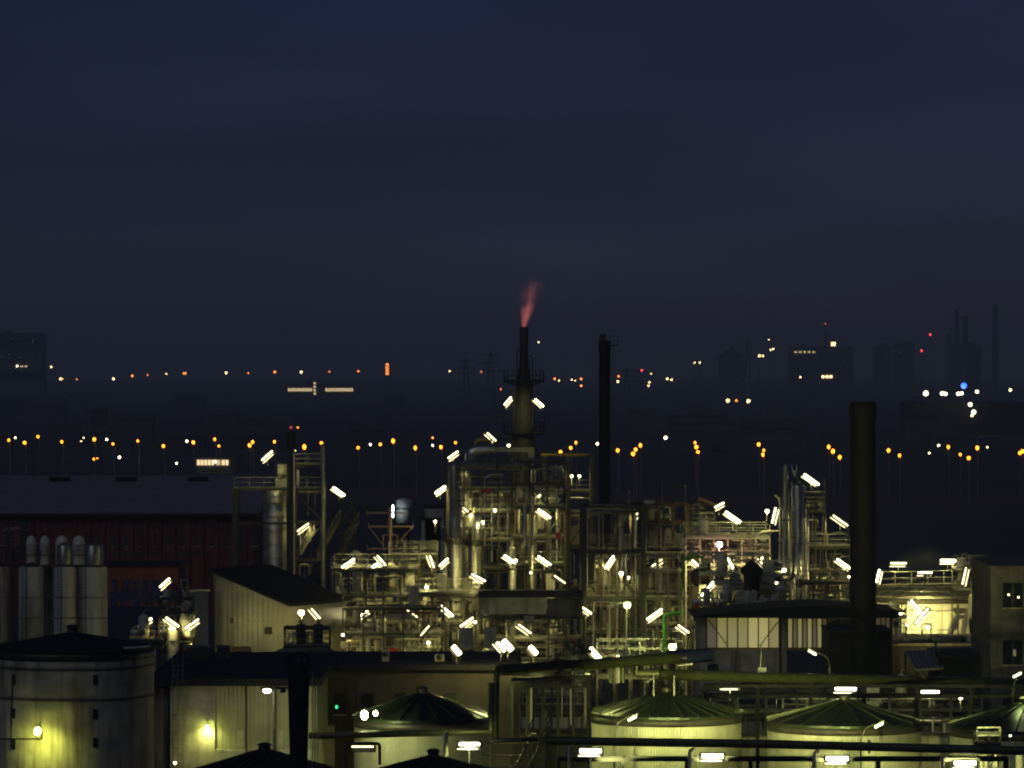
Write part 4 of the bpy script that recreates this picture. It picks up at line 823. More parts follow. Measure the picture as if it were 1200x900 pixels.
# mast with crossarms
D = 432; x = X(457, D); t = thing('antenna_mast', 'pinkish mast with three cross arms above the pipework', 'mast', (x, D, 0))
MB().cyl((x, D, 0), (x, D, Z(660, D)), .34, 12).cyl((x, D, Z(660, D)), (x, D, Z(597, D)), .24, 12, .2).cyl((x, D, Z(597, D)), (x, D, Z(594, D)), .32, 12, .1).build('pole', 'mast_paint', t)
for y_, a, c in ((601, 430, 474), (617, 432, 484), (643, 430, 484), (650, 438, 488)):
    b = MB().beam(P(a, y_, D), P(c, y_, D), .16); b.beam(P(a, y_-5, D), P(a, y_+3, D), .07).beam(P(c, y_-5, D), P(c, y_+3, D), .07); b.build('cross_arm', 'mast_paint', t)
for a, c in ((432, 450), (484, 463)): MB().beam(P(a, 617, D), P(c, 640, D), .1).build('strut', 'mast_paint', t)
for a in (449, 466): MB().beam(P(a, 627, D), P(a+(1 if a < 457 else -1), 645, D), .12).beam(P(a, 627, D), P(457, 627, D), .08).build('side_rod', 'mast_paint', t)
t = thing('lit_tank', 'small blue-white cylindrical tank gleaming in the dark', 'tank', (X(473, 640), 640, 0)); r = 9.5*640/F
emit('tube_cold', (.75, .92, 1.), 40)
MB().lathe((X(473, 640), 640, 0), [(r*.96, Z(613, 640)), (r, Z(613, 640)), (r, Z(586, 640)), (.02, Z(583.5, 640))], 28).build('shell', 'white_paint', t); MB().lathe((X(473, 640), 640, Z(597, 640)), [(r, 0), (r+.06, 0), (r+.06, .3), (r, .3)], 28).build('band', 'galv', t)
MB().cyl((X(473, 640), 640, 0), (X(473, 640), 640, Z(613, 640)), r*.8, 16).build('skirt', 'black_stack', t)
t = thing('tube_lamp', 'cold white lamp beside the gleaming blue-white tank', 'lamp', tuple(P(461, 598, 637)), 'fluorescent tube lamps of the plant'); MB().cyl(P(460.5, 606, 637), P(460.5, 592, 637), .06, 8).build('tube', 'tube_cold', t); MB().cyl((X(459.5, 637.4), 637.4, 0), P(459.5, 590, 637.4), .12, 6).build('pole', 'mid_steel', t)
for (p0, p1, y0, y1, d) in ((498, 520, 595, 612, 'low bluish hut dimly lit beyond the silver columns'), (494, 516, 609, 622, 'bluish lower annex beyond the silver columns'), (640, 650, 672, 690, 'bluish panel hut inside the tower bays')):
    Dd = 600 if p0 < 600 else 424; t = thing('hut', d, 'hut', (X((p0+p1)/2, Dd), Dd, 0)); MB().span((X(p0, Dd), Dd, 0), (X(p1, Dd), Dd+(6 if Dd > 500 else 1.5), Z(y0, Dd))).build('wall', 'pale_paint', t); MB().span((X(p0, Dd)-.2, Dd-.2, Z(y0, Dd)), (X(p1, Dd)+.2, Dd+(6.2 if Dd > 500 else 1.7), Z(y0, Dd)+.3)).build('roof', 'roof_dark', t)
for (px_, py, r, d) in ((417, 656, 9, 'round-topped pale gas bottle tank behind the up-tilted lamp'), (393, 668, 6, 'smaller round-topped pale tank behind the lamp')):
    Dd = 425; x = X(px_, Dd); t = thing('domed_tank', d, 'tank', (x, Dd, 0)); rr = r*Dd/F; z = Z(py, Dd); MB().lathe((x, Dd, 0), [(rr, 0), (rr, z)]+[(rr*math.cos(a), z+rr*1.3*math.sin(a)) for a in (.3, .6, .9, 1.2, 1.55)], 20).build('shell', 'pale_paint', t); MB().lathe((x, Dd, z-.2), [(rr, 0), (rr+.05, 0), (rr+.05, .15), (rr, .15)], 20).build('band', 'galv', t)

# ------------------------------------------------------------ process area, mast to silver columns
for (d, p0, p1, nb, lv, D, dp, po, kw, f) in [
    ('rack below the cross-armed mast', 388, 490, 5, [667, 697, 728, 758], 414, 7, .2, dict(rails=(0, 1), deck=(0, 1, 2), braces=[(1, 1, 1), (3, 2, -1)]), (36, 14, 1.2)),
    ('front rack before the cabinets', 402, 520, 5, [712, 742, 772], 404, 5, .16, dict(rails=(0, 2), deck=(1, 2)), (34, 12, 1.)),
    ('rack with dark beams before the silver columns', 488, 562, 4, [696, 728, 758], 409, 6, .24, dict(rails=(0,), deck=(0, 1), braces=[(0, 1, 1)]), (26, 10, 1.)),
    ('upper rack over the mast side', 455, 512, 3, [650, 670], 424, 5, .16, dict(rails=(0,), deck=(0,)), (12, 5, 1.)),
    ('tall rack carrying the bent silver ducts', 524, 604, 4, [547, 572, 598, 632, 665, 692], 432, 8, .2, dict(rails=(1, 2, 3), deck=(2, 3, 4), braces=[(2, 1, 1), (1, 3, -1)]), (40, 12, .7)),
    ('tall rack under the flare tower', 600, 662, 3, [540, 566, 593, 628, 660, 690], 428, 7, .24, dict(rails=(2, 4), deck=(2, 3, 4), braces=[(1, 1, 1), (2, 2, -1), (0, 3, 1), (2, 3, 1)]), (36, 12, .8)),
    ('dark tower left of the thin chimney', 638, 694, 2, [532, 575, 600, 640, 690], 442, 7, .36, dict(braces=[(0, 1, 1), (1, 2, -1), (0, 3, 1)], rails=(1,), deck=(2,)), (8, 4, .5)),
    ('front rack under the long plate girder', 560, 684, 6, [722, 748, 772], 404, 5, .18, dict(rails=(2,), deck=(1,), braces=[(2, 1, 1)]), (26, 12, 1.)),
    ]:
    rk = rack(d, p0, p1, nb, lv, D, dp, 'mid_steel', post_w=po, **kw); fill(rk, f[0], f[1], f[2])
t = thing('plate_girder', 'long pale plate girder casing across the middle bays', 'girder', (X(603, 405), 405, Z(722, 405)))
MB().span((X(563, 405), 405, Z(720, 405)), (X(640, 405), 406.6, Z(700, 405))).build('casing', 'clad_dull', t); MB().span((X(560, 405), 404.8, Z(700, 405)), (X(684, 405), 406.8, Z(692, 405))).build('top_chord', 'dark_steel', t)
MB().span((X(641, 405), 405.1, Z(722, 405)), (X(683, 405), 406.5, Z(702, 405))).build('dark_panel', 'concrete_dark', t)
# silver columns
column_vessel(534, 590, 424, 15, 'clad', 'front silver column with a ring platform', 8, (632,), True)
column_vessel(556, 600, 427, 14, 'clad', 'rear silver column beside the front one', 8, (634,), True)
column_vessel(547, 552, 434, 13, 'clad_dull', 'short dull drum column under the bent ducts', 8, (), False)
column_vessel(522, 640, 428, 5, 'galv', 'thin grey column at the foot of the silver pair', 8, (), False)
column_vessel(600, 640, 426, 8, 'clad', 'narrow silver column right of the silver pair', 8, (662,), True)
column_vessel(626, 610, 430, 6, 'clad_dull', 'thin dull column in the tower bays', 8, (), False)
pipe([P(532, 600, 423), P(532, 546, 423), P(536, 545, 424), P(612, 546, 426)], .42, 'clad_dull', 'wide dull duct bending over the silver columns', 16)
pipe([P(551, 545, 428), P(551, 530, 428), P(562, 527, 428), P(580, 527, 428)], .5, 'clad', 'silver bend on top of the duct', 16, False)
pipe([P(556, 530, 429), P(558, 516, 429), P(568, 515, 429), P(576, 518, 429)], .18, 'yellow_paint', 'yellow-brown hoop pipe above the duct', 10, False)
t = thing('duct', 'square grey duct stepping down at the top of the rack', 'duct', tuple(P(612, 525, 430))); MB().span(P(574, 530, 430), P(626, 524, 431.5)).build('top_run', 'clad_dull', t); MB().span(P(619, 545, 430.1), P(626, 530, 431.4)).build('drop', 'clad_dull', t)
pipe([P(568, 640, 425), P(568, 560, 425), P(576, 556, 425), P(590, 556, 425)], .08, 'clad', None); pipe([P(555, 604, 424), P(592, 605, 424)], .12, 'pale_paint', None)
pipe([P(540, 595, 425), P(540, 572, 425)], .3, 'clad', 'silver riser feeding the duct', 12)
pipe([P(624, 690, 422), P(624, 582, 422)], .1, 'clad', None); pipe([P(615, 640, 423), P(615, 590, 423)], .16, 'pale_paint', None)
for (px_, py, w, h, m, d) in [(615, 620, 4, 9, 'white_paint', 'small white panel on the tower'), (461, 767, 12, 14, 'red_paint', 'red cabinet among the low pipework'), (546, 747, 14, 24, 'pale_paint', 'tall grey cabinet left of its twin'), (574, 747, 14, 24, 'pale_paint', 'tall grey cabinet right of its twin'), (404, 756, 9, 8, 'pale_paint', 'pale box beside the shed corner'), (620, 725, 12, 7, 'pale_paint', 'pale box under the plate girder'), (654, 628, 6, 8, 'red_paint', 'dark red box on the dark tower'), (817, 712, 6, 12, 'red_paint', 'red hydrant box at the control house corner'), (910, 708, 4, 8, 'red_paint', 'tiny red box on the glittering skid'), (570, 575, 12, 4, 'red_paint', 'faint red plate under the duct')]:
    D = {461: 402, 404: 398, 817: 386, 910: 392}.get(px_, 402 if py > 700 else 424); t = thing('equipment_cabinet', d, 'cabinet', tuple(P(px_, py+h/2, D)), 'standing boxes and cabinets'); c = P(px_, py, D); w_, h_ = w*D/F, h*D/F
    MB().box(c, (w_, .6, h_)).build('body', m, t); MB().box(c+Vector((0, -.31, 0)), (w_*.82, .02, h_*.86)).build('door', m, t)
# flare stack
D = 470; x = X(614, D); t = thing('flare_stack', 'tall flare stack with two ring platforms and a reddish flame', 'flare stack', (x, D, 0))
zt = Z(383, D); MB().lathe((x, D, 0), [(1.6, 0), (1.25, Z(520, D)), (.85, Z(447, D)), (.62, Z(440, D)), (.48, Z(425, D)), (.42, Z(404, D)), (.47, Z(402, D)), (.47, zt), (.36, zt), (.36, zt-.5)], 20).build('shaft', 'dark_steel', t)
ring_platform(t, x, D, Z(447, D), .9, 1.35, m='dark_steel'); ring_platform(t, x, D, Z(507, D), 1.1, 1.2, m='dark_steel')
for dx, zt_ in ((-.75, 412), (.65, 424), (.95, 420), (.3, 430)): MB().tube([(x+dx, D-.9, Z(515, D)), (x+dx, D-.8, Z(zt_, D)), (x+dx*.6, D-.3, Z(zt_-3, D))], .07, 6).build('riser', 'mid_steel', t)
for a in range(3):
    c, s_ = math.cos(a*2.1+.5), math.sin(a*2.1+.5); MB().beam((x+c*1.2, D+s_*1.2, Z(520, D)), (x+c*3.0, D+s_*3.0, Z(560, D)), .2).beam((x+c*3, D+s_*3, 0), (x+c*3.0, D+s_*3.0, Z(560, D)), .25).build('leg', 'dark_steel', t)
b = MB(); ladder_mb(b, x-.95, D-.6, Z(560, D), Z(447, D), .45, True); b.build('ladder', 'mid_steel', t)
# flame: short-lived fire as a glowing volume
fl = bpy.data.materials.new('flare_flame'); fl.use_nodes = True; nt = fl.node_tree; N = nt.nodes; L = nt.links; N.remove(N['Principled BSDF'])
pv = N.new('ShaderNodeVolumePrincipled'); L.new(pv.outputs[0], N['Material Output'].inputs['Volume']); pv.inputs['Density'].default_value = 0
tc = N.new('ShaderNodeTexCoord'); sp = N.new('ShaderNodeSeparateXYZ'); L.new(tc.outputs['Object'], sp.inputs[0])
def mth(op, a, b_=None):
    n = N.new('ShaderNodeMath'); n.operation = op
    for i, q in enumerate((a, b_)):
        if q is None: continue
        if isinstance(q, (int, float)): n.inputs[i].default_value = q
        else: L.new(q, n.inputs[i])
    return n.outputs[0]
H = Z(318, D)-zt; hn = mth('DIVIDE', sp.outputs[2], H) # 0..1
cx = mth('MULTIPLY', mth('POWER', mth('MAXIMUM', hn, 0), 1.2), 1.35); w_ = mth('ADD', mth('MULTIPLY', hn, 1.7), .36)
dx = mth('DIVIDE', mth('SUBTRACT', sp.outputs[0], cx), w_); dy = mth('DIVIDE', sp.outputs[1], w_); r2 = mth('ADD', mth('MULTIPLY', dx, dx), mth('MULTIPLY', dy, dy))
core = mth('POWER', mth('MAXIMUM', mth('SUBTRACT', 1, r2), 0), 1.6)
nz = N.new('ShaderNodeTexNoise'); nz.inputs['Scale'].default_value = 1.1; nz.inputs['Detail'].default_value = 4; mp = N.new('ShaderNodeMapping'); mp.inputs['Scale'].default_value = (.8, .8, .5); L.new(tc.outputs['Object'], mp.inputs[0]); L.new(mp.outputs[0], nz.inputs['Vector'])
fade = mth('POWER', mth('MAXIMUM', mth('SUBTRACT', 1, hn), 0), 1.5); e_ = mth('MULTIPLY', mth('MULTIPLY', core, fade), mth('MULTIPLY', mth('MAXIMUM', mth('SUBTRACT', nz.outputs['Fac'], mth('ADD', .16, mth('MULTIPLY', hn, .42))), 0), 2.1))
L.new(e_, pv.inputs['Emission Strength']); pv.inputs['Emission Color'].default_value = (1., .22, .20, 1)
MATS['flare_flame'] = fl
b = MB(); b.lathe((x, D, zt), [(.02, 0), (.5, .02)]+[(.6+.36*k, H*k/5) for k in range(1, 6)]+[(.02, H)], 14)
b.v = [(v[0]+(max(0, (v[2]-zt)/H))**1.2*1.35, v[1], v[2]) for v in b.v]
o = b.build('flare_flame', 'flare_flame', None, (x, D, zt)); tag(o, 'dusky red flame blown sideways from the flare stack tip', 'flame')
# steam drifting off the bright tank roof
sm = bpy.data.materials.new('steam'); sm.use_nodes = True; nt = sm.node_tree; N = nt.nodes; L = nt.links; N.remove(N['Principled BSDF'])
pv = N.new('ShaderNodeVolumePrincipled'); L.new(pv.outputs[0], N['Material Output'].inputs['Volume']); pv.inputs['Color'].default_value = (.9, .9, .9, 1)
tc = N.new('ShaderNodeTexCoord'); nz = N.new('ShaderNodeTexNoise'); nz.inputs['Scale'].default_value = .9; nz.inputs['Detail'].default_value = 4; L.new(tc.outputs['Object'], nz.inputs['Vector'])
gr = N.new('ShaderNodeVectorMath'); gr.operation = 'LENGTH'; mp = N.new('ShaderNodeMapping'); mp.inputs['Scale'].default_value = (.36, .6, .6); L.new(tc.outputs['Object'], mp.inputs[0]); L.new(mp.outputs[0], gr.inputs[0])
L.new(mth('MULTIPLY', mth('MULTIPLY', mth('MAXIMUM', mth('SUBTRACT', 1, gr.outputs['Value']), 0), mth('MAXIMUM', mth('SUBTRACT', nz.outputs['Fac'], .38), 0)), .6), pv.inputs['Density']); MATS['steam'] = sm
q = P(1080, 655, 420); o = MB().lathe(q, [(.02, -1.6), (1.1, -1.3), (1.6, 0), (1.1, 1.3), (.02, 1.6)], 12).build('steam', 'steam', None, tuple(q)); o.scale = (1.7, 1, 1); o['kind'] = 'stuff'; o['label'] = 'faint steam drifting over the bright tank roof'; o['category'] = 'steam'
# chimneys
def chimney(px, D, w, top, desc, cap=None, taper=1.05):
    x = X(px, D); r = w*D/F/2; z = Z(top, D); t = thing('chimney', desc, 'chimney', (x, D, 0), 'dark chimneys')
    MB().lathe((x, D, 0), [(r*taper, 0), (r*1., z-1.5), (r*1.08, z-1.4), (r*1.08, z-.5), (r*1.0, z), (r*.86, z), (r*.86, z-1)], 32).build('shaft', 'black_stack', t)
    b = MB()
    for k in range(3): b.lathe((x, D, z-4-k*7), [(r*1.0, 0), (r*1.0+.07, 0), (r*1.0+.07, .15), (r*1.0, .15)], 32)
    b.build('band', 'black_stack', t); return t, x, r, z
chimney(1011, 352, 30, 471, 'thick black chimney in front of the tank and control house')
t, x, r, z = chimney(708.5, 500, 13, 399, 'thin black chimney with a stub flue and side platform')
MB().cyl((x-.2, 500, z-.5), (x-.2, 500, Z(391, 500)), .42, 12, .36).build('flue_tip', 'mid_steel', t); b = MB(); railing_mb(b, (x+r, 499.5, Z(405, 500)), (x+r+.9, 499.5, Z(405, 500)), 1.1, .45); b.box((x+r+.45, 499.9, Z(405, 500)), (.9, .9, .08)); b.build('platform', 'dark_steel', t); b = MB(); ladder_mb(b, x+r+.1, 499.4, 5, z, .45, False); b.build('ladder', 'dark_steel', t)
pipe([P(634, 533, 440), P(688, 533, 440)], .13, 'yellow_paint', 'ochre boom across the dark tower', 8, False)

# ------------------------------------------------------------ main rack
for (d, p0, p1, nb, lv, D, dp, po, kw, f, m) in [
    ('front frame with two thick dark posts', 684, 754, 1, [592, 646, 702], 412, 8, .55, dict(braces=[(0, 1, 1)]), (14, 6, 0), 'dark_steel'),
    ('main galvanised rack behind the dark posts', 686, 778, 5, [594, 644, 699, 738, 770], 418, 7, .2, dict(rails=(1, 2), deck=(1, 2, 3), braces=[(0, 2, 1), (3, 3, -1)]), (40, 14, .9), 'mid_steel'),
    ('bare-topped rack with rusty posts', 755, 807, 3, [590, 612, 644, 702], 416, 6, .26, dict(rails=(2,), deck=(2,), braces=[]), (14, 4, .6), 'rust'),
    ('narrow packed rack right of the dark posts', 757, 822, 5, [648, 668, 700, 730, 768], 410, 6, .18, dict(rails=(0, 2), deck=(1, 2, 3)), (44, 14, .8), 'mid_steel'),
    ('pale pipe bridge lit pink by a lamp', 804, 902, 6, [629, 645, 660], 408, 6, .14, dict(rails=(0,), deck=(0,)), (26, 16, .8), 'pale_paint'),
    ('skid rack over the control house roof', 820, 925, 6, [672, 686, 706], 398, 5, .12, dict(rails=(0,), deck=(1,), braces=[]), (60, 18, 1.2), 'galv'),
    ('low dim rack behind the reddish boom', 812, 838, 2, [590, 615], 430, 4, .14, dict(rails=(1,), deck=(1,)), (6, 2, .5), 'mid_steel'),
    ('gallery frame with white railing beside the thick chimney', 944, 996, 3, [640, 668, 690], 408, 5, .14, dict(rails=(0,), deck=(0, 1)), (24, 6, .7), 'mid_steel'),
    ('dim frame under the gallery', 938, 998, 4, [682, 706], 398, 5, .14, dict(rails=(0,), deck=(1,)), (14, 4, .6), 'mid_steel'),
    ]:
    rk = rack(d, p0, p1, nb, lv, D, dp, m, post_w=po, **kw); fill(rk, *f)
pipe([P(686, 648, 413), P(686, 597, 413), P(690, 594, 413), P(729, 594, 413)], .24, 'pale_paint', 'pale pipe hoop framing the open top bay', 12, False)
pipe([P(711, 646, 414), P(711, 594, 414)], .12, 'mid_steel', None)
for px_, top in ((737, 574), (776, 562), (803, 568)): pipe([P(px_, 600, 418), P(px_, top, 418)], .05, 'galv', 'thin rod rising from the bare-topped rack', 6, False)
pipe([P(779, 765, 404), P(779, 722, 404), P(783, 720, 404), P(799, 718, 404)], .2, 'green_paint', 'bright green riser by the control house', 10, False)
pipe([P(801, 690, 402), P(801, 656, 402), P(806, 652, 402), P(821, 652, 402), P(825, 656, 402), P(825, 668, 402)], .16, 'green_paint', 'bright green hoop pipe over the rusty drum', 10, False)
D = 400; t = thing('rust_drum', 'rusty round drum end under the green hoop', 'drum', tuple(P(820, 678, D))); MB().lathe(P(820, 677, D), [(.02, -.5), (.6, -.42), (.82, -.2), (.85, 0), (.85, 2.4), (.02, 2.5)], 20, 'Y').build('shell', 'rust', t); MB().span(P(811, 700, D+.4), P(829, 686, D+1.6)).build('saddle', 'mid_steel', t)
pipe([P(818, 584, 424), P(835, 590, 424), P(841, 594, 424)], .2, 'rust', 'reddish boom slanting under a blob lamp', 8, False)
D = 396; t = thing('domed_vessel', 'dark domed vessel with a conical hat', 'vessel', tuple(P(881, 700, D))); x = X(881, D); MB().lathe((x, D, 0), [(.75, Z(705, D)), (.75, Z(676, D)), (1.05, Z(672, D)), (1.0, Z(666, D)), (.45, Z(659, D)), (.02, Z(657, D))], 20).build('shell', 'black_stack', t); MB().cyl((x, D, Z(657.5, D)), (x, D, Z(654, D)), .1, 8).build('nozzle', 'mid_steel', t)
for (a, b_, r) in (((836, 682), (855, 682), .22), ((812, 706), (850, 706), .3)): pipe([P(*a, 396), P(*b_, 396)], r, 'clad', None, 12)
# glittering skid details
for k in range(12):
    kd = R.choice(['gate_valve', 'pump', 'gate_valve', 'upright_vessel', 'control_cabinet']); px_ = 828+k*8; v = P(px_, 713-R.uniform(0, 2), R.uniform(390, 395)); equip(kd, v.x, v.y, v.z, R.choice([0, 1.57]), R.uniform(.55, .85))
for k in range(22):
    px_ = R.uniform(824, 920); Dd = R.uniform(390, 396); a = R.uniform(690, 708); pts = [P(px_, 716, Dd), P(px_, a, Dd)]
    if R.random() < .6: pts.append(P(px_+R.uniform(4, 14), a, Dd))
    pipe(pts, R.choice([.05, .07, .1]), R.choice(['clad', 'pale_paint', 'white_paint', 'galv']))
# far unit: tallest silver column
column_vessel(935, 566, 404, 15, 'clad', 'tallest silver column of the far unit', 6, (), False)
column_vessel(924, 580, 406, 7, 'clad_dull', 'narrow dull column left of the tallest silver one', 6, (), False)
column_vessel(946, 603, 405, 5, 'clad', 'thin bright column right of the tallest silver one', 6, (), False)
pipe([P(920, 690, 403), P(920, 548, 403), P(922, 546, 403)], .26, 'clad_dull', 'tall flue with a bright edge at the far unit', 12)
pipe([P(928, 690, 402), P(928, 565, 402)], .1, 'clad', None); pipe([P(914, 660, 404), P(914, 585, 404), P(908, 580, 404)], .12, 'clad', None); pipe([P(919, 660, 401), P(919, 634, 401), P(912, 631, 401)], .12, 'clad', None)
pipe([P(916, 680, 400), P(927, 680, 400), P(930, 672, 400), P(930, 600, 400)], .16, 'clad_dull', None)
t = thing('hook_bracket', 'small lit hook bracket at the top of the silver columns', 'bracket', tuple(P(931, 556, 402))); MB().beam(P(928, 545, 402), P(928.5, 552, 402), .08).beam(P(934, 545, 402), P(933.5, 552, 402), .08).beam(P(928.5, 552, 402), P(933.5, 552, 402), .12).build('fork', 'white_paint', t); MB().box(P(931, 555.5, 402), (.2, .2, .4)).build('hook', 'white_paint', t)
rk = rack('top frame right of the tallest silver column', 943, 968, 2, [577, 584, 600], 406, 4, 'mid_steel', post_w=.12, rails=(1, 2), deck=(2,), base=Z(690, 406)); fill(rk, 4, 3, .6, Z(612, 406))
pipe([P(967, 560, 405), P(967, 640, 405)], .06, 'galv', 'thin lamp post at the gallery corner', 6, False)
for px_, a, b_ in ((875, 615, 627), (994, 612, 630)): pipe([P(px_, b_, 404), P(px_, a, 404), P(px_-4, a-4, 404)], .06, 'galv', 'thin curved lamp arm post', 6, False)
pipe([P(804, 627, 405), P(884, 630, 405), P(893, 623, 405), P(912, 622, 405)], .1, 'pale_paint', 'pale handrail pipe stepping up on the bridge', 8, False)
for (y_, a, b_) in ((647, 806, 898), (651, 830, 905), (640, 876, 900), (657, 860, 925)): pipe([P(a, y_, 403), P(b_, y_, 403)], .1, R.choice(['pale_paint', 'clad']), None)
pipe([P(831, 680, 401), P(831, 658, 401), P(836, 653, 401), P(850, 652, 401)], .12, 'pale_paint', None)

# ------------------------------------------------------------ control house
D = 372; t = thing('control_house', 'control house with low-pitched dark roof and warm lit window panels', 'control house', (X(915, D), D, 0))
x0, x1 = X(820, D), X(1046, D); zt = Z(722, D)
b = MB(); b.span((x0, D, 0), (x1, D+9, Z(762, D))); b.span((x0, D, Z(762, D)), (X(827, D), D+9, zt)); b.span((X(914, D), D, Z(762, D)), (X(922, D), D+9, zt)); b.span((X(970, D), D, Z(762, D)), (X(1020, D), D+9, zt)); b.span((x1-.3, D, Z(762, D)), (x1, D+9, zt)); b.span((X(827, D), D+8.6, Z(762, D)), (x1-.3, D+9, zt)); b.build('wall', 'concrete', t)
b = MB(); xs_ = [812, 860, 915, 960, 1000, 1052]; ys_ = [721, 716.5, 711, 709, 711.5, 716]; n = len(xs_)
vs = [(X(p, D), D-1, Z(q, D)) for p, q in zip(xs_, ys_)]+[(X(p, D), D+10, Z(q, D)) for p, q in zip(xs_, ys_)]+[(X(p, D), D-1, Z(723.5, D)) for p in xs_]+[(X(p, D), D+10, Z(723.5, D)) for p in xs_]
fs = [(i, i+1, n+i+1, n+i) for i in range(n-1)]+[(2*n+i, 2*n+i+1, i+1, i) for i in range(n-1)]+[(3*n+i+1, 3*n+i, n+i, n+i+1) for i in range(n-1)]+[(3*n+i, 3*n+i+1, 2*n+i+1, 2*n+i) for i in range(n-1)]+[(0, n, 3*n, 2*n), (n-1, 3*n-1, 4*n-1, 2*n-1)][:1]
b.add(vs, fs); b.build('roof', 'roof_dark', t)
def panes(p0, p1, n, y0, y1, ms, par=t, D=D):
    fr = MB(); 
    for k in range(n+1):
        q = p0+(p1-p0)*k/n; fr.span((X(q, D)-.05, D-.06, Z(y1, D)), (X(q, D)+.05, D+.02, Z(y0, D)))
    fr.span((X(p0, D)+.06, D-.05, Z(y1, D)-.08), (X(p1, D)-.06, D+.02, Z(y1, D))); w = fr.build('window', 'dark_steel', par)
    for k in range(n):
        a, c = p0+(p1-p0)*k/n, p0+(p1-p0)*(k+1)/n; MB().span((X(a, D)+.055, D+.04, Z(y1, D)+.01), (X(c, D)-.055, D+.06, Z(y0, D)-.02)).build('pane', ms[k % len(ms)], w)
    return w
w = panes(828, 913, 7, 724, 759, ['window_dim', 'window_warm', 'window_warm', 'window_warm', 'window_bright', 'window_bright', 'window_warm'])
MB().beam((X(830, D), D-.12, Z(726, D)), (X(853, D), D-.12, Z(757, D)), .08).build('brace', 'dark_steel', w); MB().beam((X(912, D), D-.12, Z(728, D)), (X(890, D), D-.12, Z(757, D)), .08).build('brace', 'dark_steel', w)
panes(923, 969, 8, 725, 759, ['window_warm', 'window_dim', 'window_warm', 'window_dim']); panes(1020, 1044, 4, 722, 752, ['window_dim'])
for p0, p1 in ((829, 842), (843, 853)): MB().span((X(p0, D), D-.05, Z(790, D)), (X(p1, D), D-.01, Z(778, D))).build('vent_window', 'glass_dark' if p0 < 840 else 'pale_paint', t)
MB().tube([P(914, 724, D-.2), P(914, 795, D-.2)], .08, 6).build('downpipe', 'mid_steel', t)
MB().span((X(922, D), D-.3, 0), (X(968, D), D-.02, Z(762, D))).build('blue_panel', 'blue_paint', t)
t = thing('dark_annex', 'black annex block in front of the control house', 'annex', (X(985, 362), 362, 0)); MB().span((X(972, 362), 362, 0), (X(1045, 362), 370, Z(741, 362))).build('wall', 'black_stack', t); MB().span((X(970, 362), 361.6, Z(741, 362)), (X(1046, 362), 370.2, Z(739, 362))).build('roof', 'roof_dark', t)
t = thing('electrical_box', 'white box on a thin rod above the green pipe', 'electrical box', tuple(P(893, 792, 316))); MB().box(P(893, 786, 316), (.6, .4, .45)).build('casing', 'white_paint', t); MB().cyl(P(891.5, 783, 316), P(891.5, 755, 316), .04, 6).build('rod', 'galv', t)
# ------------------------------------------------------------ bright tank and stairs
tank(1086, 424, 160, 697, 678, 'brightly lit tank with railed roof behind the chimney', 'smooth_tank', 'clad_dull', 20, True)
BT = [o for o, d, p in PEND if d.startswith('brightly lit tank')][0]
for k in range(14): MB().beam((X(1086, 424)+6.8*math.cos(math.pi*(1+k/13)), 424+6.8*math.sin(math.pi*(1+k/13)), 5), (X(1086, 424)+6.8*math.cos(math.pi*(1+k/13)), 424+6.8*math.sin(math.pi*(1+k/13)), Z(697, 424)-.6), .1).build('seam_strip', 'clad_dull', BT)
MB().lathe((X(1086, 424), 424, Z(716, 418)), [(6.78, 0), (6.9, 0), (6.9, .14), (6.78, .14)], 64).build('ring_stiffener', 'clad_dull', BT)
t = thing('walkway_railing', 'long double railing crossing above the bright tank roof', 'railing', (X(1080, 415), 415, Z(700, 415))); b = MB(); railing_mb(b, P(1030, 686, 415), P(1125, 684, 415), 1.3, 1.4); b.build('rails', 'galv', t); MB().span(P(1030, 688, 415), P(1125, 686.5, 416)).build('walkway', 'mid_steel', t)
rk = rack('railed rack beside the stairs of the bright tank', 1122, 1162, 2, [668, 692, 716], 410, 5, 'mid_steel', post_w=.12, rails=(0, 1), deck=(0, 1)); fill(rk, 8, 4, .6)
stair(1127, 752, 1143, 696, 401, 1.1, 'pale steel stair with railings up to the bright tank', 'pale_paint'); stair(1112, 752, 1124, 722, 403, 1., 'short stair left of the pale stair')
rk = rack('lit frame against the bright tank wall', 1046, 1062, 2, [722, 745], 398, 2.5, 'galv', post_w=.09, rails=(0,)); fill(rk, 10, 3, .8, 9)
t = thing('walkway_fence', 'railing along the foot of the bright tank', 'railing', (X(1095, 396), 396, 9)); b = MB(); railing_mb(b, P(1062, 752, 396), P(1120, 752, 396), 1.1, 1.2); b.build('rails', 'galv', t)
pipe([P(1080, 752, 397), P(1080, 731, 397), P(1091, 731, 397), P(1091, 752, 397)], .06, 'pale_paint', 'slim pale hoop pipe before the bright tank', 8, False)
pipe([P(1136, 752, 388), P(1136, 746, 388), P(1140, 744, 388), P(1150, 744, 388), P(1153, 748, 388), P(1153, 772, 388)], .17, 'pale_paint', 'pale hoop pipe at the foot of the tall block', 10, False)
t = thing('low_plinth', 'low concrete plinth in front of the bright tank', 'plinth', (X(1100, 384), 384, 0)); MB().span((X(1046, 384), 384, 0), (X(1165, 384), 402, Z(757, 384))).build('slab', 'concrete_dark', t); MB().span((X(1046, 384), 383.8, Z(757, 384)), (X(1165, 384), 384.4, Z(754, 384))).build('kerb', 'concrete', t)
for k in range(6): v = P(1062+k*16+R.uniform(-3, 3), 756, 390); equip(R.choice(['pump', 'gate_valve', 'heat_exchanger']), v.x, v.y, v.z, R.choice([0, 1.57]), R.uniform(.6, .9))
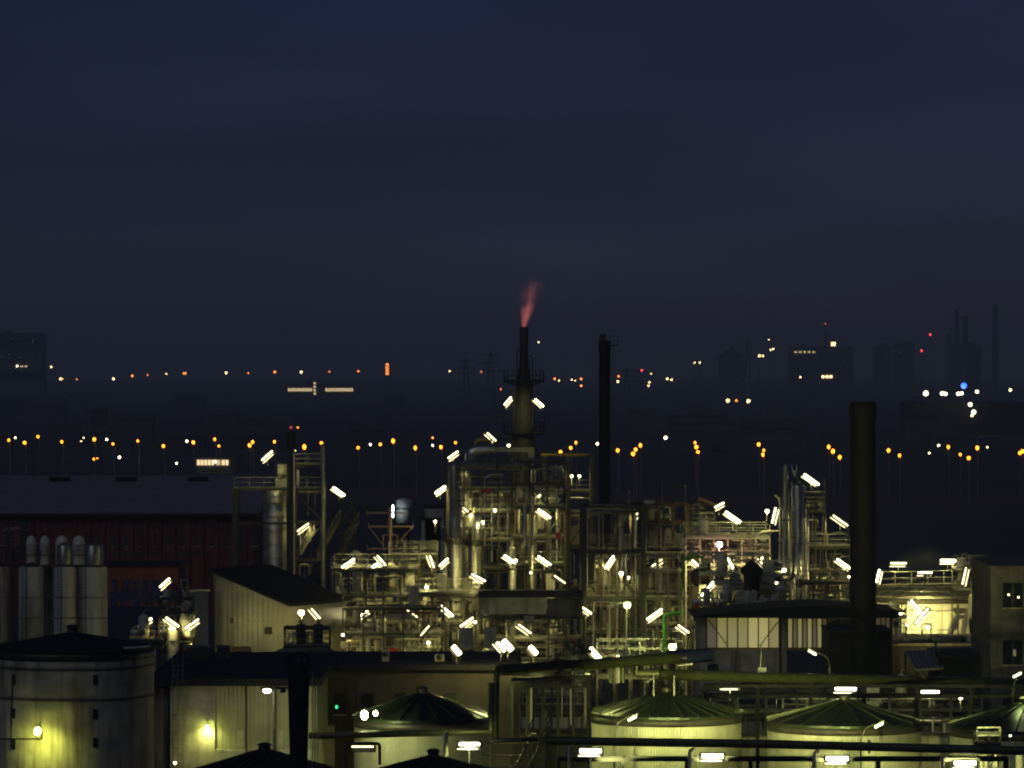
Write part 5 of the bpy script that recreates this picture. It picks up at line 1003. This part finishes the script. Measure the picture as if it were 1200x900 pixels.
# ribbed lean-to
t = thing('lean_to_roof', 'ribbed metal lean-to roof with a round-topped rail', 'lean-to', (X(1082, 350), 350, 0)); b = MB()
a0, a1, c0, c1 = P(1061, 763, 352), P(1100, 762, 352), P(1074, 785, 345), P(1105, 783, 345); n = 7
MB().add([a0, a1, c1, c0, a0-Vector((0, 0, .1)), a1-Vector((0, 0, .1)), c1-Vector((0, 0, .1)), c0-Vector((0, 0, .1))], [(0, 3, 2, 1), (4, 5, 6, 7), (0, 4, 7, 3), (1, 2, 6, 5), (3, 7, 6, 2)]).build('sheet', 'clad_dull', t)
for k in range(n+1): MB().beam(a0.lerp(a1, k/n)+Vector((0, 0, .05)), c0.lerp(c1, k/n)+Vector((0, 0, .05)), .14, .1).build('rib', 'clad', t)
for p in (c0, c1, a0, a1): MB().beam((p.x, p.y+.05, 0), p-Vector((0, 0, .1)), .15).build('post', 'dark_steel', t)
pipe([P(1043, 754, 350), P(1070, 751.5, 350), P(1096, 752, 350), P(1097, 760, 350)], .09, 'dark_steel', 'dark curved handrail above the lean-to roof', 8, False)
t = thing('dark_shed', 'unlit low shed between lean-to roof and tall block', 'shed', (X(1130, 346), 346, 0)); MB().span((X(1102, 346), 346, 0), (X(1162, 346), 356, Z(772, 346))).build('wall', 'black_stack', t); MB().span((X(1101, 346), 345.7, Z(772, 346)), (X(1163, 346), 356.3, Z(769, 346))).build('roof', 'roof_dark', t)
# tall block at right edge
D = 340; t = thing('tall_block', 'tall plain concrete block with dark windows at the picture edge', 'building', (X(1190, D), D, 0))
MB().span((X(1161, D), D, 0), (X(1290, D), D+14, Z(666, D))).build('wall', 'concrete_dark', t); MB().span((X(1160, D), D-.2, Z(666, D)), (X(1291, D), D+14.2, Z(663, D))).build('parapet', 'concrete_dark', t)
for y0 in (683, 750, 812):
    for p0 in (1175, 1203): 
        w = MB().span((X(p0, D), D-.05, Z(y0+29, D)), (X(p0+23, D), D-.02, Z(y0, D))).build('window', 'glass_dark', t); MB().span((X(p0-1, D), D-.18, Z(y0+30.4, D)), (X(p0+24, D), D-.06, Z(y0+29, D))).build('sill', 'concrete', w)
        MB().span((X(p0+10.6, D), D-.07, Z(y0+28.5, D)), (X(p0+13, D), D-.055, Z(y0+.5, D))).build('mullion', 'dark_steel', w)
for (px_, py) in ((1182, 697), (1193.5, 700), (1189, 765)): o = MB().box(P(px_, py, D-.12), (.12 if px_ != 1189 else .22, .06, .12 if px_ != 1189 else .5)).build('window_light', 'tube_dim' if px_ != 1189 else 'window_dim', None, P(px_, py, D-.12)); tag(o, 'small light glinting in a window of the tall block', 'light', 'lights in the tall block windows')
rk = rack('dark small rack with railing in front of the edge tank', 1145, 1172, 2, [857, 872, 880], 286, 2, 'dark_steel', post_w=.12, rails=(1,)); fill(rk, 4, 1, 0, 8)
# extra clutter behind the front tanks
rk = rack('low dark rack behind the corrugated tanks', 826, 1150, 9, [812, 830], 330, 4, 'dark_steel', post_w=.2); fill(rk, 34, 10, .7, 6)
rk = rack('low rack between the green tank and the manifold', 560, 690, 6, [800, 826], 326, 4, 'dark_steel', post_w=.16, rails=(1,)); fill(rk, 10, 5, .3, 6)

flush_pipes()
# ------------------------------------------------------------ haze, world, sky light, camera
hm = bpy.data.materials.new('haze'); hm.use_nodes = True; N = hm.node_tree.nodes; L = hm.node_tree.links; N.remove(N['Principled BSDF'])
v = N.new('ShaderNodeVolumePrincipled'); v.inputs['Density'].default_value = HAZE; v.inputs['Color'].default_value = (*HAZE_C, 1); v.inputs['Anisotropy'].default_value = HAZE_G; L.new(v.outputs[0], N['Material Output'].inputs['Volume']); MATS['haze'] = hm
if HAZE: o = MB().span((-2600, -40, -1), (2600, 13500, 130)).build('haze', 'haze'); o['kind'] = 'stuff'
w = bpy.data.worlds.new('World'); sc.world = w; w.use_nodes = True; N = w.node_tree.nodes; L = w.node_tree.links; bg = N['Background']
sky = N.new('ShaderNodeTexSky'); sky.sky_type = 'NISHITA'; sky.sun_disc = False; sky.sun_elevation = math.radians(SUN_EL); sky.sun_rotation = math.radians(SUN_ROT); sky.altitude = 40; sky.air_density = SKY_A[0]; sky.dust_density = SKY_A[1]; sky.ozone_density = 3
tc = N.new('ShaderNodeTexCoord'); mp = N.new('ShaderNodeMapping'); mp.inputs['Scale'].default_value = (3, 3, 19); mp.inputs['Rotation'].default_value = (0, .12, 0); L.new(tc.outputs['Generated'], mp.inputs[0])
nz = N.new('ShaderNodeTexNoise'); nz.inputs['Scale'].default_value = 2.2; nz.inputs['Detail'].default_value = 5; nz.inputs['Roughness'].default_value = .45; L.new(mp.outputs[0], nz.inputs['Vector'])
mr = N.new('ShaderNodeMapRange'); mr.inputs[1].default_value = .35; mr.inputs[2].default_value = .7; mr.inputs[3].default_value = .88; mr.inputs[4].default_value = 1.22; L.new(nz.outputs['Fac'], mr.inputs[0])
# grade the dusk sky towards the slate blue of the photograph
hs = N.new('ShaderNodeHueSaturation'); hs.inputs['Saturation'].default_value = SKY_SAT; hs.inputs['Hue'].default_value = SKY_HUE; tn = N.new('ShaderNodeMix'); tn.data_type = 'RGBA'; tn.blend_type = 'MULTIPLY'; tn.inputs[0].default_value = 1; tn.inputs[7].default_value = (*SKY_TINT, 1); L.new(sky.outputs[0], tn.inputs[6]); L.new(tn.outputs[2], hs.inputs['Color'])
mx = N.new('ShaderNodeMix'); mx.data_type = 'RGBA'; mx.blend_type = 'MULTIPLY'; mx.inputs[0].default_value = 1; L.new(hs.outputs[0], mx.inputs[6]); L.new(mr.outputs[0], mx.inputs[7]); L.new(mx.outputs[2], bg.inputs['Color']); bg.inputs['Strength'].default_value = SKY_STR
sd = bpy.data.lights.new('fill_sun', 'SUN'); sd.energy = FILL_SUN; sd.angle = math.radians(25); sd.color = (.74, .85, 1); so = bpy.data.objects.new('fill_sun', sd); COL.objects.link(so); so.rotation_euler = (math.radians(52), 0, math.radians(-30))  # soft fill lamp added from behind the camera to lift surfaces and haze
cd = bpy.data.cameras.new('camera'); cam = bpy.data.objects.new('camera', cd); COL.objects.link(cam); cam.location = (0, 0, CH); cam.rotation_euler = (math.radians(90), 0, 0)
cd.sensor_width = 36; cd.lens = F/1200*36; cd.shift_y = -(450-HY)/1200; cd.clip_start = 1; cd.clip_end = 20000; sc.camera = cam
sc.view_settings.view_transform = 'Standard'; sc.view_settings.look = 'None'; sc.view_settings.gamma = 1; sc.view_settings.exposure = 0; sc.view_settings.use_curve_mapping = False
cy = sc.cycles; cy.use_denoising = True; cy.max_bounces = 4; cy.diffuse_bounces = 2; cy.glossy_bounces = 2; cy.transparent_max_bounces = 6; cy.volume_bounces = 0; cy.transmission_bounces = 2
cy.sample_clamp_indirect = 2; cy.sample_clamp_direct = 0; cy.pixel_filter_type = 'BLACKMAN_HARRIS'; cy.filter_width = FILTER; cy.use_adaptive_sampling = True; cy.adaptive_threshold = .02; cy.caustics_reflective = False; cy.caustics_refractive = False
sc.render.use_persistent_data = False

# ------------------------------------------------------------ labels: ordinals only where nothing else tells two things apart
ORD = ['', 'first', 'second', 'third', 'fourth', 'fifth', 'sixth', 'seventh', 'eighth', 'ninth', 'tenth', 'eleventh', 'twelfth', 'thirteenth', 'fourteenth', 'fifteenth', 'sixteenth', 'seventeenth', 'eighteenth', 'nineteenth', 'twentieth']
def ordw(n): return ORD[n] if n <= 20 else (['twenty', 'thirty', 'forty'][(n//10)-2]+'-'+ORD[n % 10] if n % 10 else ['', '', '', 'thirtieth', 'fortieth'][n//10])
by = {}
for (o, d, px) in PEND: by.setdefault(d, []).append((px or 0, o))
for d, l in by.items():
    l.sort(key=lambda q: q[0])
    for i, (px, o) in enumerate(l):
        n = len(l)
        if n == 1: s = d
        elif len(d.split()) > 11 and n > 2: s = d.replace('process ', '')+f', {ordw(i+1)} of {n}'
        elif n == 2: s = ('left-hand ', 'right-hand ')[i]+d
        else: s = ('leftmost '+d) if i == 0 else ('rightmost '+d if i == n-1 else d+', '+ordw(i+1)+' from the left')
        if o is not None: o['label'] = s
for o in bpy.data.objects:
    if '_o' in o: del o['_o']
    if o.parent is not None:
        for k in ('category', 'group', 'label'):
            if k in o: del o[k]
